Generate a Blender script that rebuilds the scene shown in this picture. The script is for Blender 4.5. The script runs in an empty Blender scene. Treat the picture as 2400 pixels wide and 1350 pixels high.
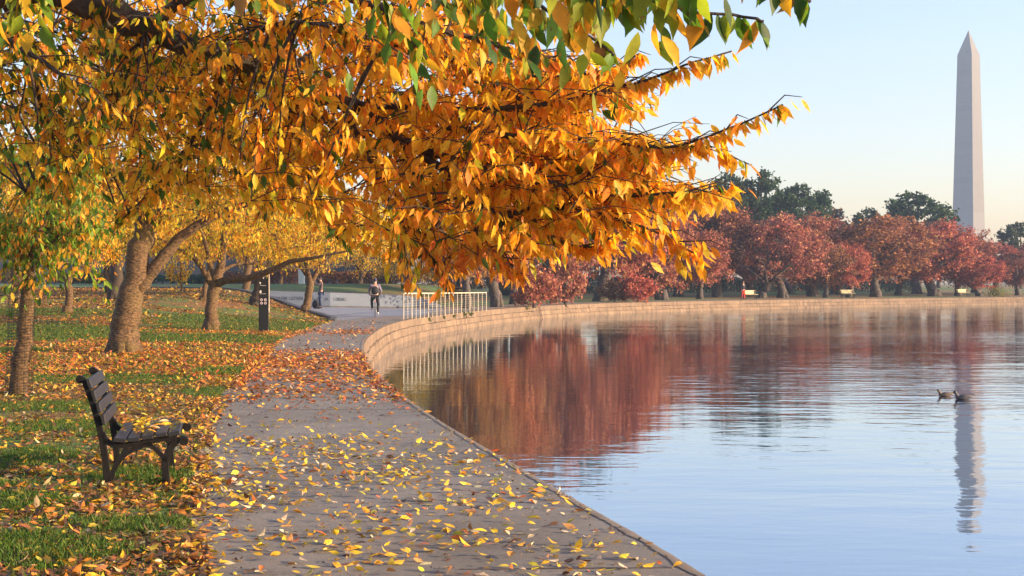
import bpy, math, random
import numpy as np
from mathutils import Vector, Matrix, noise
C = bpy.context.scene.collection
F, CZ, HY = 3100.0, 1.55, 665.0
PI = math.pi
def P(px, py, d):
    return Vector(((px-1200)*d/F, d, CZ-(py-HY)*d/F))
def lerp(a, b, t): return a+(b-a)*t
def sm(t):
    t = max(0.0, min(1.0, t)); return t*t*(3-2*t)
def interp(t, xs, ys):
    return float(np.interp(t, xs, ys))

# ------------------------------------------------------------ materials
def mat(name):
    m = bpy.data.materials.new(name); m.use_nodes = True
    nt = m.node_tree
    return m, nt, nt.nodes, nt.links, nt.nodes['Principled BSDF']
def simple(name, col, rough=.6, metal=0.0, var=.25, scale=8.0, bump=0.0):
    m, nt, N, L, b = mat(name)
    tc = N.new('ShaderNodeTexCoord'); n = N.new('ShaderNodeTexNoise')
    n.inputs['Scale'].default_value = scale; n.inputs['Detail'].default_value = 6
    L.new(tc.outputs['Object'], n.inputs['Vector'])
    r = N.new('ShaderNodeValToRGB'); L.new(n.outputs['Fac'], r.inputs['Fac'])
    r.color_ramp.elements[0].position = .3; r.color_ramp.elements[1].position = .7
    r.color_ramp.elements[0].color = (*[c*(1-var) for c in col], 1)
    r.color_ramp.elements[1].color = (*[min(1, c*(1+var)) for c in col], 1)
    L.new(r.outputs['Color'], b.inputs['Base Color'])
    b.inputs['Roughness'].default_value = rough; b.inputs['Metallic'].default_value = metal
    if bump:
        bp = N.new('ShaderNodeBump'); bp.inputs['Strength'].default_value = bump
        bp.inputs['Distance'].default_value = .02
        L.new(n.outputs['Fac'], bp.inputs['Height']); L.new(bp.outputs['Normal'], b.inputs['Normal'])
    return m
def leaf_mat(name, trans=.45, rough=.5):
    m, nt, N, L, b = mat(name)
    N.remove(b)
    at = N.new('ShaderNodeAttribute'); at.attribute_name = 'col'
    oi = N.new('ShaderNodeObjectInfo')
    mx = N.new('ShaderNodeMix'); mx.data_type = 'RGBA'; mx.blend_type = 'MULTIPLY'
    mx.inputs[0].default_value = 1
    L.new(at.outputs['Color'], mx.inputs[6]); L.new(oi.outputs['Color'], mx.inputs[7])
    tc = N.new('ShaderNodeTexCoord'); n = N.new('ShaderNodeTexNoise')
    n.inputs['Scale'].default_value = 35; n.inputs['Detail'].default_value = 2
    L.new(tc.outputs['Object'], n.inputs['Vector'])
    r = N.new('ShaderNodeMapRange'); r.inputs[1].default_value = .3; r.inputs[2].default_value = .75
    r.inputs[3].default_value = 1.1; r.inputs[4].default_value = .72
    L.new(n.outputs['Fac'], r.inputs[0])
    m2 = N.new('ShaderNodeMix'); m2.data_type = 'RGBA'; m2.blend_type = 'MULTIPLY'; m2.inputs[0].default_value = 1
    L.new(mx.outputs[2], m2.inputs[6]); L.new(r.outputs[0], m2.inputs[7])
    n9 = N.new('ShaderNodeTexNoise'); n9.inputs['Scale'].default_value = 60; n9.inputs['Detail'].default_value = 3; L.new(tc.outputs['Object'], n9.inputs['Vector'])
    r9 = N.new('ShaderNodeMapRange'); r9.inputs[1].default_value = .62; r9.inputs[2].default_value = .68; r9.inputs[4].default_value = .75; L.new(n9.outputs['Fac'], r9.inputs[0])
    m3 = N.new('ShaderNodeMix'); m3.data_type = 'RGBA'; L.new(r9.outputs[0], m3.inputs[0]); L.new(m2.outputs[2], m3.inputs[6]); m3.inputs[7].default_value = (.16, .06, .02, 1); m2 = m3
    d = N.new('ShaderNodeBsdfPrincipled'); d.inputs['Roughness'].default_value = rough
    d.inputs['Specular IOR Level'].default_value = .35
    t = N.new('ShaderNodeBsdfTranslucent')
    L.new(m2.outputs[2], d.inputs['Base Color']); L.new(m2.outputs[2], t.inputs['Color'])
    s = N.new('ShaderNodeMixShader'); s.inputs[0].default_value = trans
    L.new(d.outputs[0], s.inputs[1]); L.new(t.outputs[0], s.inputs[2])
    L.new(s.outputs[0], nt.nodes['Material Output'].inputs['Surface'])
    return m
M = {}
M['leaf'] = leaf_mat('leaf', .58)
M['leaf_far'] = leaf_mat('leaf_far', .3, .8)
M['litter'] = leaf_mat('litter', .15, .55)
M['grass'] = leaf_mat('grass_blade', .35, .6)
M['iron'] = simple('cast_iron', (.007, .006, .006), .42, .3, .3, 30, .2)
for k_ in ('iron',):
    b_ = M[k_].node_tree.nodes['Principled BSDF']; b_.inputs['Specular IOR Level'].default_value = .2; b_.inputs['Metallic'].default_value = 0; b_.inputs['Roughness'].default_value = .6
M['slat'] = simple('bench_slat', (.011, .011, .015), .45, 0, .2, 20, .05)
M['farbench'] = simple('pale_bench', (.62, .5, .28), .6)
M['black'] = simple('black_panel', (.006, .006, .007), .55, 0, .1)
M['steel'] = simple('steel_edge', (.42, .36, .3), .45, .3)
M['white'] = simple('white_paint', (.75, .74, .72), .5, 0, .05)
M['pinkish'] = simple('pale_icon', (.7, .55, .6), .5, 0, .05)
M['rail'] = simple('railing_paint', (.55, .48, .33), .35, 0, .08)
M['wire'] = simple('guard_wire', (.05, .035, .025), .6, 0)
M['rust'] = simple('rusty_iron', (.1, .06, .05), .8)
M['skin'] = simple('skin', (.42, .24, .17), .55, 0, .08)
M['jacket_brown'] = simple('jacket_brown', (.09, .06, .06), .8)
M['jeans'] = simple('jeans', (.035, .055, .11), .85)
M['hoodie'] = simple('hoodie', (.17, .14, .2), .85)
M['darkcloth'] = simple('dark_cloth', (.012, .012, .018), .8)
M['bluecloth'] = simple('blue_cloth', (.02, .03, .08), .8)
M['redcloth'] = simple('red_cloth', (.6, .05, .03), .8)
M['hair'] = simple('hair', (.015, .01, .008), .6)
M['tyre'] = simple('tyre', (.02, .02, .02), .8)
M['bikeframe'] = simple('bike_frame', (.45, .42, .45), .3, .3)
M['cabinet'] = simple('cabinet_paint', (.5, .62, .6), .6, 0, .06)
M['duck'] = simple('duck_feather', (.05, .045, .05), .6, 0, .4, 14)
M['duck_brown'] = simple('duck_feather_brown', (.1, .07, .055), .6, 0, .5, 20)
M['bill'] = simple('duck_bill', (.3, .2, .03), .5)
M['duckhead'] = simple('duck_head', (.02, .035, .03), .4)
M['shoe'] = simple('shoe', (.7, .7, .7), .6)

def bark(name, c0, c1, bands=6.0):
    m, nt, N, L, b = mat(name)
    tc = N.new('ShaderNodeTexCoord'); mp = N.new('ShaderNodeMapping')
    mp.inputs['Scale'].default_value = (2.5, 2.5, 5)
    L.new(tc.outputs['Object'], mp.inputs['Vector'])
    n = N.new('ShaderNodeTexNoise'); n.inputs['Scale'].default_value = bands; n.inputs['Detail'].default_value = 8
    n.inputs['Roughness'].default_value = .65
    L.new(mp.outputs[0], n.inputs['Vector'])
    n2 = N.new('ShaderNodeTexNoise'); n2.inputs['Scale'].default_value = 2.2; n2.inputs['Detail'].default_value = 4
    L.new(tc.outputs['Object'], n2.inputs['Vector'])
    r = N.new('ShaderNodeValToRGB'); L.new(n.outputs['Fac'], r.inputs['Fac'])
    r.color_ramp.elements[0].position = .36; r.color_ramp.elements[1].position = .62
    r.color_ramp.elements[0].color = (*c0, 1); r.color_ramp.elements[1].color = (*c1, 1)
    mo = N.new('ShaderNodeMix'); mo.data_type = 'RGBA'
    rr = N.new('ShaderNodeMapRange'); rr.inputs[1].default_value = .5; rr.inputs[2].default_value = .68
    L.new(n2.outputs['Fac'], rr.inputs[0]); rr.inputs[4].default_value = .6
    L.new(rr.outputs[0], mo.inputs[0]); L.new(r.outputs['Color'], mo.inputs[6])
    mo.inputs[7].default_value = (c1[0]*.62, c1[1]*.8, c1[2]*.35, 1)
    L.new(mo.outputs[2], b.inputs['Base Color']); b.inputs['Roughness'].default_value = .85
    bp = N.new('ShaderNodeBump'); bp.inputs['Strength'].default_value = .9; bp.inputs['Distance'].default_value = .04
    L.new(n.outputs['Fac'], bp.inputs['Height']); L.new(bp.outputs['Normal'], b.inputs['Normal'])
    return m
M['bark'] = bark('bark', (.015, .008, .004), (.18, .1, .04))
M['bark_dark'] = bark('bark_dark', (.018, .012, .01), (.075, .048, .035))
M['bark_far'] = bark('bark_far', (.03, .024, .024), (.1, .075, .065), 2)

def ramp2(N, L, src, stops):
    r = N.new('ShaderNodeValToRGB'); e = r.color_ramp.elements
    while len(e) < len(stops): e.new(.5)
    for i, (p, c) in enumerate(stops):
        e[i].position = p; e[i].color = (*c, 1)
    L.new(src, r.inputs['Fac']); return r
def ntex(N, L, vec, scale, detail=6, rough=.6, dist=0):
    n = N.new('ShaderNodeTexNoise'); n.inputs['Scale'].default_value = scale
    n.inputs['Detail'].default_value = detail; n.inputs['Roughness'].default_value = rough
    n.inputs['Distortion'].default_value = dist
    L.new(vec, n.inputs['Vector']); return n
def mixc(N, L, fac, a, b, mode='MIX'):
    m = N.new('ShaderNodeMix'); m.data_type = 'RGBA'; m.blend_type = mode
    for i, v in ((0, fac), (6, a), (7, b)):
        if isinstance(v, (int, float)): m.inputs[i].default_value = v
        elif isinstance(v, tuple): m.inputs[i].default_value = (*v, 1)
        else: L.new(v, m.inputs[i])
    return m.outputs[2]
def mrange(N, L, src, a, b, c=0.0, d=1.0):
    r = N.new('ShaderNodeMapRange'); L.new(src, r.inputs[0])
    for i, v in enumerate((a, b, c, d)): r.inputs[i+1].default_value = v
    return r.outputs[0]

def lawn_material():
    m, nt, N, L, b = mat('lawn')
    tc = N.new('ShaderNodeTexCoord'); V = tc.outputs['Object']
    big = ntex(N, L, V, .28, 4, .55, .3)
    fine = ntex(N, L, V, 9, 8, .75)
    vfine = ntex(N, L, V, 38, 5, .7)
    green = ramp2(N, L, fine.outputs['Fac'], [(.3, (.02, .05, .006)), (.5, (.06, .13, .012)), (.7, (.13, .21, .025))])
    lit = ramp2(N, L, vfine.outputs['Fac'], [(.3, (.04, .018, .008)), (.45, (.14, .055, .015)), (.58, (.3, .13, .025)), (.72, (.5, .3, .06))])
    s = N.new('ShaderNodeMath'); s.operation = 'MULTIPLY_ADD'
    L.new(fine.outputs['Fac'], s.inputs[0]); s.inputs[1].default_value = .35; L.new(big.outputs['Fac'], s.inputs[2])
    f = mrange(N, L, s.outputs[0], .6, .72)
    L.new(mixc(N, L, f, lit.outputs['Color'], green.outputs['Color']), b.inputs['Base Color'])
    b.inputs['Roughness'].default_value = .9
    bp = N.new('ShaderNodeBump'); bp.inputs['Strength'].default_value = .8; bp.inputs['Distance'].default_value = .05
    L.new(fine.outputs['Fac'], bp.inputs['Height']); L.new(bp.outputs['Normal'], b.inputs['Normal'])
    return m
M['lawn'] = lawn_material()
def far_lawn_material():
    m, nt, N, L, b = mat('far_lawn')
    tc = N.new('ShaderNodeTexCoord'); V = tc.outputs['Object']
    big = ntex(N, L, V, .07, 5, .6, .3); fine = ntex(N, L, V, 3, 8, .75)
    green = ramp2(N, L, fine.outputs['Fac'], [(.3, (.03, .07, .01)), (.7, (.11, .18, .03))])
    lit = ramp2(N, L, fine.outputs['Fac'], [(.3, (.09, .04, .015)), (.7, (.3, .15, .05))])
    s = N.new('ShaderNodeMath'); s.operation = 'MULTIPLY_ADD'
    L.new(fine.outputs['Fac'], s.inputs[0]); s.inputs[1].default_value = .3; L.new(big.outputs['Fac'], s.inputs[2])
    f = mrange(N, L, s.outputs[0], .58, .7)
    L.new(mixc(N, L, f, lit.outputs['Color'], green.outputs['Color']), b.inputs['Base Color'])
    b.inputs['Roughness'].default_value = .95
    return m
M['far_lawn'] = far_lawn_material()
def path_material(name, c0, c1, spk=.5):
    m, nt, N, L, b = mat(name)
    tc = N.new('ShaderNodeTexCoord'); V = tc.outputs['Object']
    big = ntex(N, L, V, .7, 6, .6, .5); agg = ntex(N, L, V, 130, 3, .8); dirt = ntex(N, L, V, 3.2, 8, .7)
    base = ramp2(N, L, big.outputs['Fac'], [(.3, c0), (.7, c1)])
    a = mrange(N, L, agg.outputs['Fac'], .3, .7, 1-spk, 1+spk)
    cc = N.new('ShaderNodeCombineColor')
    for i in range(3): L.new(a, cc.inputs[i])
    x = mixc(N, L, 1.0, base.outputs['Color'], cc.outputs[0], 'MULTIPLY')
    f = mrange(N, L, dirt.outputs['Fac'], .52, .68, 0, .55)
    x = mixc(N, L, f, x, (.09, .06, .045))
    L.new(x, b.inputs['Base Color']); b.inputs['Roughness'].default_value = .8
    bp = N.new('ShaderNodeBump'); bp.inputs['Strength'].default_value = .5; bp.inputs['Distance'].default_value = .006
    L.new(agg.outputs['Fac'], bp.inputs['Height']); L.new(bp.outputs['Normal'], b.inputs['Normal'])
    return m
M['path'] = path_material('path_concrete', (.14, .12, .096), (.235, .203, .168), .35)
M['farpath'] = path_material('far_path_gravel', (.19, .145, .11), (.27, .2, .155), .2)
M['ramp'] = path_material('pale_paving', (.2, .205, .235), (.25, .255, .28), .08)
def stone_wall_material():
    m, nt, N, L, b = mat('stone_blocks')
    uv = N.new('ShaderNodeUVMap'); tc = N.new('ShaderNodeTexCoord')
    br = N.new('ShaderNodeTexBrick'); L.new(uv.outputs[0], br.inputs['Vector'])
    br.inputs['Scale'].default_value = 1; br.inputs['Brick Width'].default_value = 1.15
    br.inputs['Row Height'].default_value = .36; br.inputs['Mortar Size'].default_value = .014; br.inputs['Mortar Smooth'].default_value = .4
    br.inputs['Color1'].default_value = (.25, .165, .1, 1); br.inputs['Color2'].default_value = (.17, .112, .07, 1)
    br.inputs['Mortar'].default_value = (.05, .035, .025, 1)
    n = ntex(N, L, tc.outputs['Object'], 2.3, 8, .7, .4); n3 = ntex(N, L, tc.outputs['Object'], 16, 6, .7)
    x = mixc(N, L, mrange(N, L, n.outputs['Fac'], .5, .72, 0, .6), br.outputs['Color'], (.1, .07, .05))
    mp2 = N.new('ShaderNodeMapping'); mp2.inputs['Scale'].default_value = (1.6, .35, 1); L.new(uv.outputs[0], mp2.inputs[0])
    st = ntex(N, L, mp2.outputs[0], 2.0, 7, .7)
    x = mixc(N, L, mrange(N, L, st.outputs['Fac'], .44, .62, 0, .8), x, (.075, .05, .035))
    x = mixc(N, L, mrange(N, L, n3.outputs['Fac'], .45, .75, 0, .4), x, (.27, .2, .135))
    L.new(x, b.inputs['Base Color']); b.inputs['Roughness'].default_value = .9
    mm = N.new('ShaderNodeMath'); mm.operation = 'MULTIPLY_ADD'; mm.inputs[1].default_value = -1.2
    L.new(br.outputs['Fac'], mm.inputs[0]); L.new(n3.outputs['Fac'], mm.inputs[2])
    bp = N.new('ShaderNodeBump'); bp.inputs['Strength'].default_value = .9; bp.inputs['Distance'].default_value = .05
    L.new(mm.outputs[0], bp.inputs['Height']); L.new(bp.outputs['Normal'], b.inputs['Normal'])
    return m
M['stone'] = stone_wall_material()
M['granite'] = simple('pale_granite', (.115, .145, .2), .55, 0, .05, 3)
M['granite_dark'] = simple('dark_granite', (.06, .06, .065), .6, 0, .2, 3)
M['letters'] = simple('incised_letters', (.035, .05, .08), .8, 0, .1)
def water_material():
    m, nt, N, L, b = mat('water')
    N.remove(b)
    tc = N.new('ShaderNodeTexCoord'); V = tc.outputs['Object']
    def nz(sx, sy, sc, det, rough=.5):
        mp = N.new('ShaderNodeMapping'); mp.inputs['Scale'].default_value = (sx, sy, 1)
        mp.inputs['Rotation'].default_value = (0, 0, .06)
        L.new(V, mp.inputs['Vector']); return ntex(N, L, mp.outputs[0], sc, det, rough, .2).outputs['Fac']
    a = nz(.55, 1.5, 1.35, 2); c = nz(.5, 1.0, .35, 2); e = nz(.8, 1.6, 5.5, 2)
    # breeze patches: where the far water is ruffled
    pz = nz(.5, 1, .045, 2)
    # calm by the wall and near, ruffled far out to the right
    sx = N.new('ShaderNodeSeparateXYZ'); L.new(V, sx.inputs[0])
    side = mrange(N, L, sx.outputs['X'], 2, 13, .42, 1.35)
    far = mrange(N, L, sx.outputs['Y'], 10, 45, 1.35, 1.0)
    pf = mrange(N, L, pz, .42, .6, .35, 1.5)
    def mul(x, y):
        q = N.new('ShaderNodeMath'); q.operation = 'MULTIPLY'
        for i, v in enumerate((x, y)):
            if isinstance(v, float): q.inputs[i].default_value = v
            else: L.new(v, q.inputs[i])
        return q.outputs[0]
    def add(x, y):
        q = N.new('ShaderNodeMath'); q.operation = 'ADD'; L.new(x, q.inputs[0]); L.new(y, q.inputs[1]); return q.outputs[0]
    h = add(mul(mul(a, .0115), pf), add(mul(c, .03), mul(mul(e, .002), pf)))
    # wake behind the ducks: a narrow V of ripples
    bp = N.new('ShaderNodeBump'); bp.inputs['Strength'].default_value = 1; bp.inputs['Distance'].default_value = 1
    L.new(mul(mul(h, far), side), bp.inputs['Height'])
    g = N.new('ShaderNodeBsdfGlossy'); g.inputs['Roughness'].default_value = .03
    g.inputs['Color'].default_value = (.8, .85, .92, 1)
    d = N.new('ShaderNodeBsdfDiffuse'); d.inputs['Color'].default_value = (.03, .045, .06, 1)
    lw = N.new('ShaderNodeFresnel'); lw.inputs['IOR'].default_value = 1.6
    for q in (g, d, lw): L.new(bp.outputs['Normal'], q.inputs['Normal'])
    f = mrange(N, L, lw.outputs[0], 0, .6, .35, .97)
    s = N.new('ShaderNodeMixShader'); L.new(f, s.inputs[0]); L.new(d.outputs[0], s.inputs[1]); L.new(g.outputs[0], s.inputs[2])
    L.new(s.outputs[0], N['Material Output'].inputs['Surface'])
    return m
M['water'] = water_material()
def marble():
    m, nt, N, L, b = mat('monument_marble')
    tc = N.new('ShaderNodeTexCoord')
    br = N.new('ShaderNodeTexBrick'); mp = N.new('ShaderNodeMapping'); mp.inputs['Rotation'].default_value = (PI/2, 0, 0)
    L.new(tc.outputs['Object'], mp.inputs[0]); L.new(mp.outputs[0], br.inputs['Vector'])
    br.inputs['Scale'].default_value = .5; br.inputs['Color1'].default_value = (.15, .135, .115, 1)
    br.inputs['Color2'].default_value = (.13, .118, .102, 1); br.inputs['Mortar'].default_value = (.1, .092, .08, 1)
    br.inputs['Mortar Size'].default_value = .02
    n = ntex(N, L, tc.outputs['Object'], .12, 6, .6)
    x = mixc(N, L, mrange(N, L, n.outputs['Fac'], .4, .7, 0, .35), br.outputs['Color'], (.1, .09, .078))
    sx = N.new('ShaderNodeSeparateXYZ'); L.new(tc.outputs['Object'], sx.inputs[0])
    x = mixc(N, L, mrange(N, L, sx.outputs['Z'], 45.5, 46.5, .25, 0), x, (.2, .185, .165))
    L.new(x, b.inputs['Base Color']); b.inputs['Roughness'].default_value = .8
    return m
M['marble'] = marble()

# ------------------------------------------------------------ mesh helpers
class MB:
    def __init__(s): s.v = []; s.f = []
    def box(s, c, size, rot=None):
        n = len(s.v); c = Vector(c)
        for x in (-.5, .5):
            for y in (-.5, .5):
                for z in (-.5, .5):
                    p = Vector((x*size[0], y*size[1], z*size[2]))
                    if rot: p = rot @ p
                    s.v.append(c+p)
        s.f += [tuple(n+i for i in q) for q in ((0,1,3,2),(4,6,7,5),(0,4,5,1),(2,3,7,6),(0,2,6,4),(1,5,7,3))]
    def tube(s, pts, rad, sides=6, cap=True, squash=None):
        pts = [Vector(p) for p in pts]; n0 = len(s.v)
        if not isinstance(rad, (list, tuple)): rad = [rad]*len(pts)
        t = (pts[1]-pts[0]).normalized()
        up = Vector((0, 0, 1)) if abs(t.z) < .9 else Vector((1, 0, 0))
        a = t.cross(up).normalized()
        for i, p in enumerate(pts):
            q = pts[min(i+1, len(pts)-1)]-pts[max(i-1, 0)]
            if q.length > 1e-9: t = q.normalized()
            a = (a-t*a.dot(t))
            a = a.normalized() if a.length > 1e-6 else t.orthogonal().normalized()
            b = t.cross(a)
            for k in range(sides):
                an = 2*PI*k/sides
                s.v.append(p+(a*math.cos(an)+b*math.sin(an))*rad[i])
        for i in range(len(pts)-1):
            for k in range(sides):
                k2 = (k+1) % sides
                s.f.append((n0+i*sides+k, n0+i*sides+k2, n0+(i+1)*sides+k2, n0+(i+1)*sides+k))
        if cap:
            s.f.append(tuple(n0+k for k in reversed(range(sides))))
            s.f.append(tuple(n0+(len(pts)-1)*sides+k for k in range(sides)))
    def prism(s, poly, axis, d0, d1):
        """poly of (a,b); axis 'y': a=x b=z extruded in y; 'z': a=x b=y"""
        n = len(s.v); k = len(poly)
        for d in (d0, d1):
            for a, b in poly:
                s.v.append(Vector((a, d, b)) if axis == 'y' else (Vector((a, b, d)) if axis == 'z' else Vector((d, a, b))))
        s.f.append(tuple(range(n, n+k))); s.f.append(tuple(reversed(range(n+k, n+2*k))))
        for i in range(k):
            j = (i+1) % k; s.f.append((n+i, n+k+i, n+k+j, n+j))
    def ball(s, c, r, seg=10, rings=7, rot=None):
        n = len(s.v); c = Vector(c); r = Vector(r) if hasattr(r, '__len__') else Vector((r, r, r))
        for i in range(rings+1):
            th = PI*i/rings
            for k in range(seg):
                ph = 2*PI*k/seg
                p = Vector((r.x*math.sin(th)*math.cos(ph), r.y*math.sin(th)*math.sin(ph), r.z*math.cos(th)))
                if rot: p = rot @ p
                s.v.append(c+p)
        for i in range(rings):
            for k in range(seg):
                k2 = (k+1) % seg
                s.f.append((n+i*seg+k, n+(i+1)*seg+k, n+(i+1)*seg+k2, n+i*seg+k2))
    def build(s, name, m, parent=None, smooth=False, bevel=0):
        me = bpy.data.meshes.new(name); me.from_pydata([tuple(v) for v in s.v], [], s.f)
        me.materials.append(m)
        if smooth: me.polygons.foreach_set('use_smooth', [True]*len(me.polygons))
        me.update()
        o = bpy.data.objects.new(name, me); C.objects.link(o)
        if parent: o.parent = parent
        if bevel:
            b = o.modifiers.new('bevel', 'BEVEL'); b.width = bevel; b.segments = 2; b.limit_method = 'ANGLE'
        return o
def tag(o, label, cat, group=None, kind=None):
    o['label'] = label
    if cat: o['category'] = cat
    if group: o['group'] = group
    if kind: o['kind'] = kind
    return o
def struct(o, label=None):
    o['kind'] = 'structure'
    if label: o['label'] = label
    return o
def thing(name, label, cat, loc=(0, 0, 0), rz=0, group=None):
    o = bpy.data.objects.new(name, None); C.objects.link(o); o.empty_display_size = .3
    o.location = loc; o.rotation_euler = (0, 0, rz)
    return tag(o, label, cat, group)
def copy_tree(o, parent=None):
    c = o.copy(); C.objects.link(c)
    if parent: c.parent = parent
    for ch in list(o.children): copy_tree(ch, c)
    return c
def sheet(name, m, pts_rows, smooth=True, uv=None):
    me = bpy.data.meshes.new(name)
    R, K = len(pts_rows), len(pts_rows[0])
    v = [tuple(p) for row in pts_rows for p in row]
    f = [(i*K+k, i*K+k+1, (i+1)*K+k+1, (i+1)*K+k) for i in range(R-1) for k in range(K-1)]
    me.from_pydata(v, [], f); me.materials.append(m)
    if smooth: me.polygons.foreach_set('use_smooth', [True]*len(me.polygons))
    if uv:
        ul = me.uv_layers.new(name='UVMap')
        flat = [uv[i][k] for i in range(R) for k in range(K)]
        for lp in me.loops: ul.data[lp.index].uv = flat[lp.vertex_index]
    me.update(); o = bpy.data.objects.new(name, me); C.objects.link(o); return o

# leaf templates (u along, v across, h up), faces
def leaf_template(kind):
    if kind == 'hi':
        us = [.12, .3, .5, .7, .87]; ws = [.5, .92, 1.0, .62, .2]
        V = [(0, 0, 0)]
        for u, w in zip(us, ws): V += [(u, -w, .22*w), (u, 0, 0), (u, w, .22*w)]
        V.append((1, 0, 0)); n = len(V)-1
        Fs = [(0, 2, 1), (0, 3, 2)]
        for i in range(len(us)-1):
            a = 1+3*i; b = a+3
            Fs += [(a, a+1, b+1, b), (a+1, a+2, b+2, b+1)]
        a = 1+3*(len(us)-1); Fs += [(a, a+1, n), (a+1, a+2, n)]
    elif kind == 'mid':
        V = [(0, 0, 0), (.28, -.85, .2), (.28, 0, 0), (.28, .85, .2), (.62, -.85, .2), (.62, 0, 0), (.62, .85, .2), (1, 0, 0)]
        Fs = [(0, 2, 1), (0, 3, 2), (1, 2, 5, 4), (2, 3, 6, 5), (4, 5, 7), (5, 6, 7)]
    else:
        V = [(0, 0, 0), (.42, -1, .12), (1, 0, 0), (.42, 1, .12)]
        Fs = [(0, 3, 2, 1)]
    return np.array(V, float), Fs
def leaves(name, pos, axis, nrm, length, width, col, m, parent=None, kind='mid', curl=.25, rng=None):
    T, Fs = leaf_template(kind)
    N = len(pos); K = len(T)
    pos = np.asarray(pos, float); axis = np.asarray(axis, float); nrm = np.asarray(nrm, float)
    axis /= np.linalg.norm(axis, axis=1, keepdims=True)+1e-9
    side = np.cross(axis, nrm); side /= np.linalg.norm(side, axis=1, keepdims=True)+1e-9
    nn = np.cross(side, axis)
    rs = np.random.RandomState(len(pos) % 9973)
    length = np.asarray(length, float).reshape(-1, 1, 1); width = np.asarray(width, float).reshape(-1, 1, 1)
    cu = (curl*rs.uniform(-.3, 1.3, (N, 1, 1)))
    fold = rs.uniform(.2, 2.2, (N, 1, 1))
    u = T[None, :, 0:1]; v = T[None, :, 1:2]; h = T[None, :, 2:3]
    X = pos[:, None, :]+axis[:, None, :]*u*length+side[:, None, :]*v*width*.5+nn[:, None, :]*(h*width*.5*fold-cu*u*u*length)
    X = X.reshape(-1, 3)
    sizes = [len(f) for f in Fs]; nl = sum(sizes)
    flat = np.concatenate([np.array(f) for f in Fs])
    loops = (flat[None, :]+(np.arange(N)*K)[:, None]).reshape(-1)
    starts = np.concatenate([[0], np.cumsum(sizes)[:-1]])
    starts = (starts[None, :]+(np.arange(N)*nl)[:, None]).reshape(-1)
    me = bpy.data.meshes.new(name)
    me.vertices.add(N*K); me.vertices.foreach_set('co', X.reshape(-1).astype(np.float32))
    me.loops.add(N*nl); me.loops.foreach_set('vertex_index', loops.astype(np.int32))
    me.polygons.add(N*len(Fs)); me.polygons.foreach_set('loop_start', starts.astype(np.int32))
    me.polygons.foreach_set('loop_total', np.tile(np.array(sizes, np.int32), N))
    me.polygons.foreach_set('use_smooth', np.ones(N*len(Fs), bool))
    me.update(calc_edges=True)
    ca = me.color_attributes.new('col', 'FLOAT_COLOR', 'POINT')
    c4 = np.ones((N, K, 4), np.float32); c4[:, :, :3] = np.asarray(col)[:, None, :]
    ca.data.foreach_set('color', c4.reshape(-1))
    me.materials.append(m)
    o = bpy.data.objects.new(name, me); C.objects.link(o)
    if parent: o.parent = parent
    return o
def pick(pal, n, rs, w=None):
    cols = np.array([p[0] for p in pal]); ww = np.array([p[1] for p in pal], float) if w is None else w
    ww = ww/ww.sum()
    c = cols[rs.choice(len(cols), n, p=ww)]
    j = rs.uniform(.75, 1.22, (n, 1)); h = rs.uniform(-.12, .12, (n, 1))
    c = c*j; c[:, 1:2] *= 1+h
    return np.clip(c, 0.002, .95)

# ------------------------------------------------------------ shoreline
SH = [(4.2, -14), (3.35, -6), (2.0, 2), (1.018, 7.01), (.48, 9.33), (-.075, 11.7), (-.75, 14.6), (-1.38, 17.6), (-2.05, 21.2), (-2.72, 25.2), (-3.5, 31),
      (-4.1, 37), (-4.5, 43.7), (-4.72, 50), (-4.6, 56.5), (-4.0, 63), (-2.9, 71), (-1.3, 80), (.9, 89.5), (3.6, 98),
      (7, 105.5), (11, 112), (15.5, 118), (20, 123), (27.5, 130.5), (35.4, 137), (47.7, 147), (60, 155), (80, 165), (120, 178), (200, 190), (420, 200)]
def catmull(pts, n):
    out = []
    P_ = [pts[0]]+list(pts)+[pts[-1]]
    for i in range(1, len(P_)-2):
        p0, p1, p2, p3 = [np.array(q, float) for q in P_[i-1:i+3]]
        for k in range(n):
            t = k/n
            out.append(.5*((2*p1)+(-p0+p2)*t+(2*p0-5*p1+4*p2-p3)*t*t+(-p0+3*p1-3*p2+p3)*t**3))
    out.append(np.array(pts[-1], float)); return out
shore = catmull(SH, 6)
arc = [0.0]
for i in range(1, len(shore)): arc.append(arc[-1]+float(np.linalg.norm(shore[i]-shore[i-1])))
def normal_at(i):   # towards land
    t = shore[min(i+1, len(shore)-1)]-shore[max(i-1, 0)]; t = t/np.linalg.norm(t)
    return np.array((-t[1], t[0]))
SN = [normal_at(i) for i in range(len(shore))]
shx = np.array([s[0] for s in shore]); shy = np.array([s[1] for s in shore])
def shore_off(x, y):
    return float(np.sqrt(np.min((shx-x)**2+(shy-y)**2)))

# base ground
rows = []
for s, n in zip(shore, SN):
    rows.append([(s[0]+n[0]*o, s[1]+n[1]*o, z) for o, z in ((.02, -.02), (3, -.03), (10, -.03), (30, -.03), (80, .3), (200, 1.0), (600, 1.1), (2500, 1.2))])
struct(sheet('ground', M['far_lawn'], rows))
# water
g = [[(x, y, -.9) for x in (-60, 0, 60, 200, 700)] for y in (-80, 0, 60, 160, 400)]
struct(sheet('water', M['water'], g))
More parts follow.
